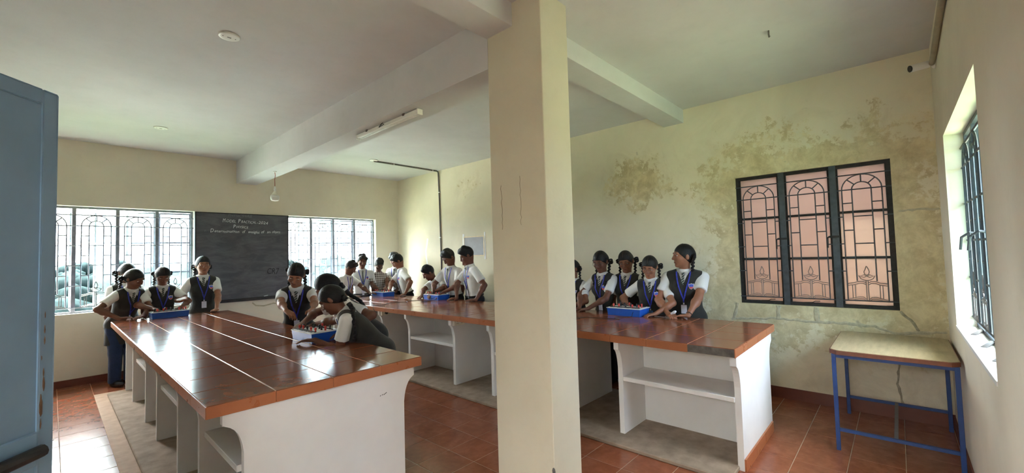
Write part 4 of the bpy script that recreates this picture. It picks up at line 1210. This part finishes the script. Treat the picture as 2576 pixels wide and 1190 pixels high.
    body = sdf_obj('body', sc(xf(inflate(torso, -.012))+thigh+arms+neck+hsz(hp+ears)), hb*s, SKIN[skin], root, subs=sc(hsz(sock)))
    # ---- face details
    tr_ = lambda p: hx(p)*s
    for q in (-1, 1):
        eb = bmesh.new(); bmesh.ops.create_uvsphere(eb, u_segments=12, v_segments=8, radius=.0125*s)
        down = head_dir[2] < -.3
        for v in eb.verts:
            v.co = Vector(Rh@np.array([v.co.x*1.1, v.co.y*.85, v.co.z*(.28 if down else .48)])) + Vector(tr_((q*.031, .0720, .010 if not down else .006)))
        e_ = obj('eye', eb, M['eyewhite'], root, True)
        ib = bmesh.new(); bmesh.ops.create_uvsphere(ib, u_segments=8, v_segments=6, radius=.0062*s)
        for v in ib.verts: v.co = Vector(Rh@np.array([v.co.x, v.co.y*.6, v.co.z*(.55 if down else .95)])) + Vector(tr_((q*.031, .0800, .010 if not down else .005)))
        obj('iris', ib, M['iris'], e_, True)
        bb_ = bmesh.new()
        tube(bb_, [tr_((q*u, yv, zv)) for u, yv, zv in ((.014, .086, .033), (.030, .086, .037), (.046, .074, .033))], .0035*s, 6)
        obj('eyebrow', bb_, M['hair'], root, True)
    lb = bmesh.new()
    tube(lb, [tr_((u, yv, -.057)) for u, yv in ((-.021, .081), (-.010, .088), (0, .0895), (.010, .088), (.021, .081))], .0052*s, 8, rads=[.002*s, .0052*s, .0056*s, .0052*s, .002*s])
    obj('lips', lb, M['lip'], root, True)
    # ---- hair
    cap = [prim_ell(hx((0, -.014, .024)), (.0815, .100, .101), .03, Rh), prim_ell(hx((0, -.055, .0)), (.076, .062, .07), .03, Rh)]
    if boy:
        cap = [prim_ell(hx((0, -.012, .030)), (.084, .101, .100), .03, Rh)]
        rs3 = np.random.RandomState(mess+1)
        for k in range(16):
            az = rs3.uniform(0, 2*PI); el = rs3.uniform(.35, 1.4)
            c_ = np.array([.072*math.cos(az)*math.cos(el), .08*math.sin(az)*math.cos(el), .03+.086*math.sin(el)])
            cap.append(prim_ell(hx(c_), (.024+.010*rs3.rand(),)*3, .02))
        cap.append(prim_ell(hx((-.012, .050, .094)), (.048, .034, .024), .02, Rh))
        nv, thr = np.array([0, -.80, .60]), -.024
        zmin = -.055
    else:
        nv, thr = np.array([0, -.74, .67]), -.027
        zmin = -.075
    nW = Rh@nv; c0 = HC_*s
    cuts = [lambda P: -((P-c0)@nW) + thr*s, lambda P: -((P-c0)@(Rh@np.array([0, -.35, .94]))) + (zmin)*s]
    if not boy:
        # centre parting
        cap_sub = [prim_cap(hx((0, .092, .082)), hx((0, .01, .130)), .003, .0025, .006)]
    else: cap_sub = []
    hairo = sdf_obj('hair', sc(hsz(cap)), .0075*s, M['hair'], root, cuts, subs=sc(cap_sub))
    for pl in plaits:
        # pl: list of world or chest points; first in head space
        pts = [hx(pl['start'])]
        for p in pl['pts']:
            pts.append(tx_(p) if pl.get('space', 'chest') == 'chest' else toL(p))
        path = [pts[0]]
        for p, q in zip(pts, pts[1:]):
            m = max(2, int(np.linalg.norm(q-p)/.018))
            path += [p+(q-p)*(i+1)/m for i in range(m)]
        bl_ = []; rr = pl.get('r', .017)
        for i, p in enumerate(path):
            off = np.array([.007 if i % 2 else -.007, 0, 0])
            taper = 1-.35*i/len(path)
            bl_.append(prim_ell(p+off, (rr*taper, rr*taper, rr*.95*taper), .008))
        sdf_obj('plait', sc(bl_), .0065*s, M['hair'], root)
        if pl.get('loop'):
            lp = bmesh.new(); c_ = hx(pl['start'])*s
            for k in range(2):
                cc_ = c_+Rh@np.array([math.copysign(.020, pl['start'][0]), -.005, .012+.022*k])*s
                tube(lp, [cc_+Rh@np.array([.021*math.cos(t)*s, .010*math.sin(2*t)*s, .017*math.sin(t)*s]) for t in np.linspace(0, 2*PI, 13)[:-1]], .0095*s, 6, closed=True)
            obj('ribbon_bow', lp, M['hair'] if not pl.get('white') else M['ribbonwhite'], root, True)
        if pl.get('band'):
            p, q = path[pl['band']], path[pl['band']+1]
            bm = bmesh.new(); tube(bm, [p*s, (p+(q-p)*1.6)*s], (rr+.005)*s, 10); obj('hair_band', bm, M['ribbonwhite'], root, True)
    if not boy:
        pb = bmesh.new()
        tube(pb, [hx((0, -.014+.1012*math.cos(t), .024+.1022*math.sin(t)))*s for t in np.linspace(.58, 1.5, 9)], .0016*s, 5)
        obj('hair_parting', pb, M['scalp'], root, True)
    if glasses:
        gb = bmesh.new()
        for q in (-1, 1):
            tube(gb, [tr_((q*.032+.023*math.cos(t), .099-.10*abs(q*.032+.023*math.cos(t))*.35, .006+.018*math.sin(t))) for t in np.linspace(0, 2*PI, 17)[:-1]], .0013*s, 5, closed=True)
            tube(gb, [tr_((q*.055, .090, .010)), tr_((q*.074, .05, .010)), tr_((q*.078, -.005, .006))], .0013*s, 5)
        tube(gb, [tr_((-.010, .1, .010)), tr_((.010, .1, .010))], .0013*s, 5)
        obj('spectacles', gb, M['spec'], root, True)
    # ---- clothes
    shirt_p = xf(inflate(torso[:4]+torso[7 if False else 5:], .006))+[prim_xf(prim_cap((0, -.016, .43), (0, -.010, .500), .066, .058, .05), Rt, H)]
    hem = .02 if boy else -.02
    up = Rt@np.array([0, 0, 1.0]); 
    cut_hem = lambda P: (tx_((0, 0, hem))*s-P)@up
    cut_top = lambda P: (P-tx_((0, 0, .520))*s)@nrm(up+np.array([0, 0, .0]))
    sdf_obj('shirt', sc(shirt_p+sleeves), .0095*s, M[shirt], root, cuts=[cut_hem, cut_top])
    # collar: a ring round the neck and two points
    cb = bmesh.new()
    ring = []
    for t in np.linspace(-PI*.5+.35, PI*1.5-.35, 19):
        ring.append(tx_((.066*math.cos(t+PI)*-1 if False else .066*math.cos(t), -.010-.062*math.sin(t), .500+.014*math.sin(t)))*s)
    tube(cb, ring, .011*s, 6)
    obj('collar', cb, M[shirt], root, True)
    fr_prims = inflate(torso, .006)
    def front(prs, x, z):
        ys = np.linspace(.26, -.05, 125)
        P = np.stack([np.full_like(ys, x), ys, np.full_like(ys, z)], -1)
        d = field_at(prs, P); i = np.argmax(d < 0); return ys[i]
    def strip(name, pts, ws, prs, off, mat, thick=.004):
        bm = bmesh.new(); rows = []
        for (x, z), w in zip(pts, ws):
            y = max(front(prs, x, z), front(prs, x-w*.5, z), front(prs, x+w*.5, z))+off
            r_ = []
            for dx, dy in ((-w/2, 0), (w/2, 0), (w/2, thick), (-w/2, thick)): r_.append(bm.verts.new(tx_((x+dx, y+dy, z))*s))
            rows.append(r_)
        for A, Bq in zip(rows, rows[1:]):
            for k in range(4): bm.faces.new((A[k], A[(k+1) % 4], Bq[(k+1) % 4], Bq[k]))
        bm.faces.new(rows[0][::-1]); bm.faces.new(rows[-1])
        return obj(name, bm, mat, root)
    bm = bmesh.new()
    for q in (-1, 1):
        y0_ = front(fr_prims, q*.03, .455)
        pts_ = [(q*.062, .028, .508), (q*.012, .068, .488), (q*.040, y0_+.016, .435), (q*.075, .050, .462)]
        vs = [bm.verts.new(tx_(p)*s) for p in pts_]
        bm.faces.new(vs if q > 0 else vs[::-1])
    bmesh.ops.solidify(bm, geom=list(bm.faces), thickness=.004*s)
    obj('collar_point', bm, M[shirt], root)
    if kind == 'girl':
        vp = inflate(torso[:4]+torso[7 if False else 5:], .016)
        skirt = [prim_cap(np.array([q*.062*g, H[1], H[2]-.02]), np.array([q*.068*g, H[1]*.85, H[2]-.30]), 0.100*g, .108*g, .05) for q in (-1, 1)]
        Rti = Rt.T
        def vcut(P):
            L = (P/s-H)@Rt
            v = np.minimum(L[:, 1]-.0, .92*(.36*(L[:, 2]-.352)-np.abs(L[:, 0])))
            nk = .078-np.sqrt(L[:, 0]**2+(L[:, 1]+.012)**2); nk = np.minimum(nk, L[:, 2]-.40)
            ah = np.minimum((np.abs(L[:, 0])-(.163*g+.004)), L[:, 2]-.16)
            ah2 = .080-np.sqrt((L[:, 2]-.405)**2+(L[:, 1]+.012)**2+0*L[:, 0]); ah2 = np.minimum(ah2, np.abs(L[:, 0])-(.146*g+.010))
            low_ = -.285-(P[:, 2]/s-H[2])
            return np.maximum.reduce([v, nk, np.minimum(ah, .02), ah2, low_])*s
        sdf_obj('vest', sc(xf(vp)+skirt), (.0075 if low else .0060)*s, M['vest'], root, cuts=[vcut])
        outer = inflate(torso, .016)
        bot = .345
    else:
        outer = fr_prims; bot = .06
    if tie:
        zs = np.linspace(.472, bot, 9)
        strip('tie', [(.004*math.sin(z*20), z) for z in zs], [.034]+list(np.linspace(.026, .050 if boy else .038, 8)), fr_prims, .004, M['tie'])
        bm = bmesh.new(); y = front(fr_prims, 0, .468)
        c_ = tx_((0, y+.010, .468))*s
        bmesh.ops.create_uvsphere(bm, u_segments=8, v_segments=6, radius=.019*s)
        for v in bm.verts: v.co = Vector(Rt@np.array([v.co.x*1.0, v.co.y*.6, v.co.z*.9])) + Vector(c_)
        obj('tie_knot', bm, M['tie'], root, True)
    if lanyard:
        zc = .215
        for q in (-1, 1):
            strip('lanyard', [(q*x, z) for x, z in ((.070, .492), (.066, .455), (.056, .40), (.040, .34), (.022, .28), (.006, zc))], [.014]*6, outer, .006, M['lanyard'], .003)
        strip('lanyard_drop', [(0, zc), (0, .185), (0, .165)], [.016, .014, .012], outer, .008, M['lanyard'], .004)
        strip('lanyard_clip', [(0, .172), (0, .155)], [.013, .013], outer, .010, M['card'], .006)
        cz0, cz1 = .150, .060
        c_ = strip('id_card', [(0, cz0), (0, cz0-.004), (0, cz1)], [.046, .056, .056], outer, .012, M[card], .003)
        c_['label'] = 'white identity card on a lanyard' if card == 'card' else 'blue and white identity card on a lanyard'
        if card == 'cardblue': strip('photo', [(0, .118), (0, .075)], [.028, .028], outer, .0155, M['trouser'], .001)
        else: strip('print_line', [(0, .105), (0, .102)], [.036, .036], outer, .0152, M['lanyard'], .0008)
    if badge:
        bx_, bz = -.082, .345
        y = front(outer, bx_, bz)
        def shield(name, k, dz, mat, o2, top=True):
            bm = bmesh.new()
            poly = [(-.026, .026), (-.012, .024), (0, .030), (.012, .024), (.026, .026), (.025, .0), (.016, -.018), (0, -.030), (-.016, -.018), (-.025, 0)] if top else [(-.024, -.004), (.024, -.004), (.015, -.018), (0, -.029), (-.015, -.018)]
            vs = []
            for px_, pz in poly:
                X_, Z_ = bx_+px_*k, bz+pz*k+dz
                vs.append(bm.verts.new(tx_((X_, front(outer, X_, Z_)+o2, Z_))*s))
            bm.faces.new(vs); r_ = bmesh.ops.extrude_face_region(bm, geom=list(bm.faces))
            bmesh.ops.translate(bm, verts=[v for v in r_['geom'] if isinstance(v, bmesh.types.BMVert)], vec=Vector(Rt@np.array([0, .0015, 0]))*s)
            bmesh.ops.triangulate(bm, faces=[f_ for f_ in bm.faces if len(f_.verts) > 4])
            return obj(name, bm, mat, root)
        bd = shield('badge', 1.0, 0, M['badgewhite'], .003)
        for nm, k, mt, o2, tp in (('badge_field', .80, M['badgeblue'], .0048, True), ('badge_scroll', .92, M['badgered'], .0060, False)):
            q_ = shield(nm, k, 0, mt, o2, tp); q_.parent = bd
    tm_ = M[legs_mat]
    tr_p = [prim_ell(H+np.array([0, 0, -.02]), (.152*g, .108*g, .10), .05)]
    for q in (-1, 1):
        hpnt = H+np.array([q*.082*g, 0, -.03]); kn = np.array([q*.085, .02+H[1]*.45, hipz*.53]); an = np.array([q*.088, -.02, .05])
        tr_p += [prim_cap(hpnt, kn, .090*g, .072, .035), prim_cap(kn, an, .070, .066, .03)]
    cutw = lambda P: np.maximum((P-tx_((0, 0, .045))*s)@up, .045*s-P[:, 2])
    sdf_obj('trousers', sc(tr_p), .0115*s, tm_, root, cuts=[cutw])
    for sh in shoes: sdf_obj('shoe', sc(sh), .010*s, M['shoe'], root)
    if boy and belt:
        bm = bmesh.new(); n_ = 22
        for zc_, w_, mt, nm in ((.042, .030, M['black'], 'belt'),):
            rings_ = []
            for k in range(n_):
                t = 2*PI*k/n_
                # radius where the shirt surface lies in this direction
                rr_ = np.linspace(.06, .24, 90); P = np.stack([rr_*math.cos(t), rr_*math.sin(t), np.full_like(rr_, zc_)], -1)
                d = field_at(inflate(torso, .010), P); i_ = np.argmax(d > 0); r0 = rr_[i_]
                rings_.append([bm.verts.new(tx_((r0_*math.cos(t), r0_*math.sin(t), zz_))*s) for r0_, zz_ in ((r0, zc_-w_/2), (r0+.005, zc_-w_/2), (r0+.005, zc_+w_/2), (r0, zc_+w_/2))])
            for k in range(n_):
                A, Bq = rings_[k], rings_[(k+1) % n_]
                for j in range(4): bm.faces.new((A[j], A[(j+1) % 4], Bq[(j+1) % 4], Bq[j]))
            be = obj(nm, bm, mt, root)
            strip('belt_buckle', [(0, .056), (0, .028)], [.036, .036], inflate(torso, .010), .006, M['pen'], .003).parent = be
    if thread:
        endp, u, W, E = cuffs[0]
        w_ = (W-nrm(W-E)*.02)*s; d_ = nrm(W-E); o1 = nrm(np.cross(d_, [0, 0, 1.])); o2 = np.cross(d_, o1)
        bm = bmesh.new(); tube(bm, [w_+(o1*math.cos(t)+o2*math.sin(t))*.027*s for t in np.linspace(0, 2*PI, 15)[:-1]], .0035*s, 5, closed=True)
        obj('wrist_thread', bm, M['thread'], root, True)
    return root
# ------------------------------------------------------------------ who stands where
dn = (0, 0, -1)
def nd(v): return tuple(np.asarray(v, float)/np.linalg.norm(v))
PL_FRONT = [{'start': (q*.082, -.045, -.045), 'pts': [(q*.088, .005, .455), (q*.085, .085, .40), (q*.075, .115, .33)], 'r': .017, 'loop': True} for q in (-1, 1)]
PL_SHORT = [{'start': (q*.086, -.05, -.035), 'pts': [(q*.098, -.02, .46), (q*.102, .045, .40)], 'r': .016, 'loop': True} for q in (-1, 1)]
PL_BACK = [{'start': (q*.070, -.085, -.045), 'pts': [(q*.085, -.085, .44), (q*.09, -.115, .32)], 'r': .017, 'loop': True} for q in (-1, 1)]
GW = 'girls at the bench by the damp wall'
# --- girls behind the far bench, right of the pillar
person('girl half hidden behind the pillar, dark vest and blue lanyard', (4.50, 3.09, 1.345), (-1, .0), 8, nd((-.9, .35, -.35)), skin=0, plaits=PL_SHORT,
       hands=(((4.30, 3.02, .885), (0, -1, -.3), (-1, -.2, 0), dn, .4), ((4.30, 3.2, .885), (0, 1, -.3), (-1, .2, 0), dn, .4)), group=GW)
person('thin spectacled girl resting both hands on the bench beside the pillar', (4.53, 2.685, 1.435), (-1, .10), 9, nd((-.92, -.05, -.42)), skin=1, glasses=True, plaits=PL_FRONT, fat=.94,
       hands=(((4.27, 2.72, .892), (.1, -1, -.2), (-.75, .7, -.15), dn, .5), ((4.27, 2.84, .890), (0, 1, -.3), (-.9, .3, -.1), dn, .5)), lanyard=True, group=GW)
person('spectacled girl standing directly behind the blue box', (4.62, 2.395, 1.430), (-1, -.12), 3, nd((-.88, -.20, -.38)), roll=.10, skin=0, glasses=True, plaits=PL_SHORT, card='cardblue', badge=False,
       hands=(None, None), group=GW)
person('short spectacled girl looking down, bow over her left ear', (4.49, 2.045, 1.372), (-1, -.22), 9, nd((-.86, -.12, -.46)), roll=-.08, skin=2, glasses=True, plaits=PL_SHORT, card='cardblue',
       hands=(((4.27, 1.90, .890), (.2, -1, -.2), (-.8, .55, -.1), dn, .7), ((4.38, 2.25, .90), (.3, 1, -.3), (-.9, -.1, -.2), dn, .6)), group=GW)
person('stout girl at the end of the row looking sideways, black thread on her wrist', (4.60, 1.710, 1.480), (-1, -.20), 4, nd((-.66, .74, -.02)), skin=2, fat=1.20, plaits=[{'start': (-.078, -.06, -.03), 'pts': [(-.085, .02, .45), (-.070, .10, .38)], 'r': .017, 'loop': True}],
       hands=(((4.30, 1.575, .895), (.15, -1, -.1), (-.25, .95, -.1), (-.1, 0, -1), .55), ((4.31, 1.79, .900), (.3, 1, -.2), (-.6, -.65, -.15), (.1, -.1, -1), .8)), thread=True, group=GW)
bm = bmesh.new(); tube(bm, [(4.255, 1.73, .905), (4.245, 1.69, .925), (4.24, 1.675, .935)], .016, 8, rads=[.010, .016, .009])
tag(obj('crumpled_tissue', bm, M['paper']), 'crumpled white tissue between the hands of the stout girl', 'tissue')
bm = bmesh.new(); tube(bm, [(4.235, 1.90, .868), (4.25, 1.78, .8665)], .004, 6)
tag(obj('pen', bm, M['pen']), 'pale pen lying by the hand of the short spectacled girl', 'pen')

# --- boys round the far end of that bench
BW_ = 'boys at the far end of the damp wall bench'
person('boy in white shirt bowing over the bench end, face turned to the plaid shirt', (3.70, 7.40, 1.395), (.45, -.9), 22, nd((.62, -.55, -.62)), kind='boy', skin=1, mess=1, low=True, lanyard=True, badge=False,
       hands=(((3.95, 7.12, .90), (.6, .3, -.3), (.4, -.9, 0), dn, .4), ((3.62, 7.12, .90), (-1, .2, -.3), (.2, -.9, 0), dn, .4)), group=BW_)
person('upright boy with a long striped tie at the bench end', (4.02, 7.58, 1.50), (-.30, -1), 2, nd((-.25, -.9, -.28)), kind='boy', skin=1, mess=2, low=True, hands=(None, None), group=BW_)
person('man in a brown plaid shirt behind the blue box', (4.34, 7.52, 1.42), (-.25, -1), 10, nd((-.2, -.8, -.62)), kind='man', skin=3, mess=9, low=True, tie=False, lanyard=False, badge=False, shirt='plaid',
       hands=(((4.50, 7.12, .955), (.9, .3, -.4), (-.7, -.5, -.3), dn, .6), ((4.18, 7.2, .945), (-.9, .3, -.4), (.2, -.9, -.3), dn, .6)))
person('boy hidden behind the boy who leans on one hand', (4.64, 7.42, 1.52), (-.9, -.4), 10, nd((-.8, -.3, -.5)), kind='boy', skin=1, mess=3, low=True,
       hands=(None, ((4.3, 7.2, .95), (0, 1, -.3), (-.8, -.3, -.3), dn, .5)), group=BW_)
person('boy in profile leaning on one straight arm by the plaid shirt', (4.47, 7.05, 1.485), (-.90, .42), 16, nd((-.68, .42, -.58)), kind='boy', skin=0, mess=4, low=True,
       hands=(((4.33, 6.62, .890), (.5, -.8, .1), (-.7, -.5, 0), dn, .15), ((4.30, 7.05, .95), (-.2, 1, -.3), (-.8, -.3, -.3), dn, .5)), group=BW_)
person('boy stooping low beside the boys box, back almost level', (4.42, 6.02, 1.275), (-.93, .20), 46, nd((-.72, .35, -.60)), kind='boy', skin=1, mess=5, low=True, badge=False,
       hands=(((4.24, 5.72, .955), (.4, -.9, .1), (-.5, -.7, -.3), dn, .6), ((4.22, 5.95, .90), (-.1, 1, -.1), (-.8, -.4, -.3), dn, .5)), group=BW_)
person('tall boy reaching into the boys box with both hands, lanyard askew', (4.49, 5.545, 1.535), (-.96, -.05), 10, nd((-.70, .12, -.70)), kind='boy', skin=1, mess=6, low=True, badge=False,
       hands=(((4.26, 5.42, .975), (.3, -1, -.2), (-.75, .35, -.4), dn, .7), ((4.24, 5.66, .975), (.2, 1, -.2), (-.8, -.2, -.4), dn, .7)), group=BW_)
person('boy peering out between two taller boys near the wall notice', (4.78, 5.40, 1.475), (-.95, .1), 8, nd((-.8, .2, -.45)), kind='boy', skin=0, mess=7, low=True, hands=(None, None), group=BW_)
person('boy beside the pillar leaning on both hands, head bowed', (4.46, 5.055, 1.555), (-.90, .36), 12, nd((-.66, .52, -.50)), kind='boy', skin=1, mess=8, low=True,
       hands=(((4.31, 4.70, .892), (.7, -.7, .1), (-.8, .35, 0), dn, .25), ((4.33, 5.17, .890), (-.3, 1, -.1), (-.85, .25, 0), dn, .45)), group=BW_)

# --- girls bending over the near bench
GN = 'girls round the box on the near bench'
person('girl facing the room across the box, hair parted in the middle', (1.80, 4.84, 1.398), (-.42, -.90), 22, nd((-.42, -.66, -.60)), roll=-.18, skin=2, low=False, badge=False, plaits=PL_BACK,
       hands=(((1.70, 4.14, .985), (.8, .3, -.3), (-.5, -.8, -.3), dn, .5), ((1.50, 4.18, .965), (-.8, .4, -.2), (.2, -.9, -.4), dn, .6)), group=GN)
person('girl bending behind the front girl, long plait down her back', (1.74, 3.93, 1.290), (-.95, .22), 44, nd((-.66, .38, -.62)), skin=1, badge=False, plaits=[{'start': (-.02, -.10, -.05), 'pts': [(-.03, -.11, .47), (-.10, -.125, .36), (-.16, -.10, .27)], 'r': .024, 'band': 2}],
       hands=(((1.76, 3.60, .93), (.7, -.6, .2), (-.8, .2, -.2), dn, .5), ((1.58, 4.06, .985), (.2, 1, 0), (-.7, -.3, -.3), dn, .6)), group=GN)
person('front girl bent low with her forearm on the near bench, thick plait and white band', (1.60, 3.54, 1.215), (-.80, .60), 44, nd((-.58, .52, -.60)), skin=1, badge=False, plaits=[{'start': (-.03, -.10, -.05), 'pts': [(-.07, -.105, .45), (-.145, -.075, .40), (-.175, -.01, .30), (-.18, .05, .25)], 'r': .024, 'band': 2}],
       hands=(((1.475, 3.575, .893), (.55, -.9, -.6), (-.62, .62, 0), dn, .45), ((1.62, 4.02, .95), (.3, .8, -.2), (-.8, .1, -.2), dn, .5)), group=GN)

# --- girls at the blackboard end of the near bench
GF = 'girls before the blackboard wall'
person('girl mostly hidden behind another at the bench corner', (.70, 7.68, 1.45), (.25, -1), 10, nd((.3, -.9, -.3)), skin=1, low=True, badge=False, plaits=PL_SHORT, hands=(None, None), group=GF)
person('girl leaning on her folded forearm at the bench corner, navy trousers', (.74, 7.36, 1.375), (.42, -.90), 26, nd((.62, -.60, -.48)), roll=.12, skin=1, low=True, legs_mat='navy', plaits=PL_BACK,
       hands=(((.80, 7.14, .90), (.6, .3, -.3), (-.5, -.8, 0), dn, .5), ((.58, 7.19, .895), (-1, -.25, -.15), (.95, -.1, 0), dn, .5)), group=GF)
person('girl behind the box at the blackboard end, hands on its terminals', (1.045, 7.50, 1.395), (0, -1), 9, nd((0, -.80, -.52)), skin=1, low=True, plaits=PL_BACK,
       hands=(((1.20, 7.18, .975), (1, .3, -.3), (-.5, -.8, -.3), dn, .6), ((.90, 7.20, .985), (-1, .3, -.3), (.4, -.8, -.3), dn, .6)), group=GF)
person('girl before the blackboard holding one hand out', (1.505, 7.52, 1.520), (-.06, -1), 2, nd((-.02, -1, -.05)), skin=2, low=True, plaits=PL_BACK,
       hands=(((1.60, 7.19, .893), (1, .6, 0), (-.25, -.9, 0), dn, .2), ((1.27, 7.28, 1.075), (-.6, .6, -.8), (-.75, -.4, -.1), (-.3, -.5, .9), .25)), group=GF)
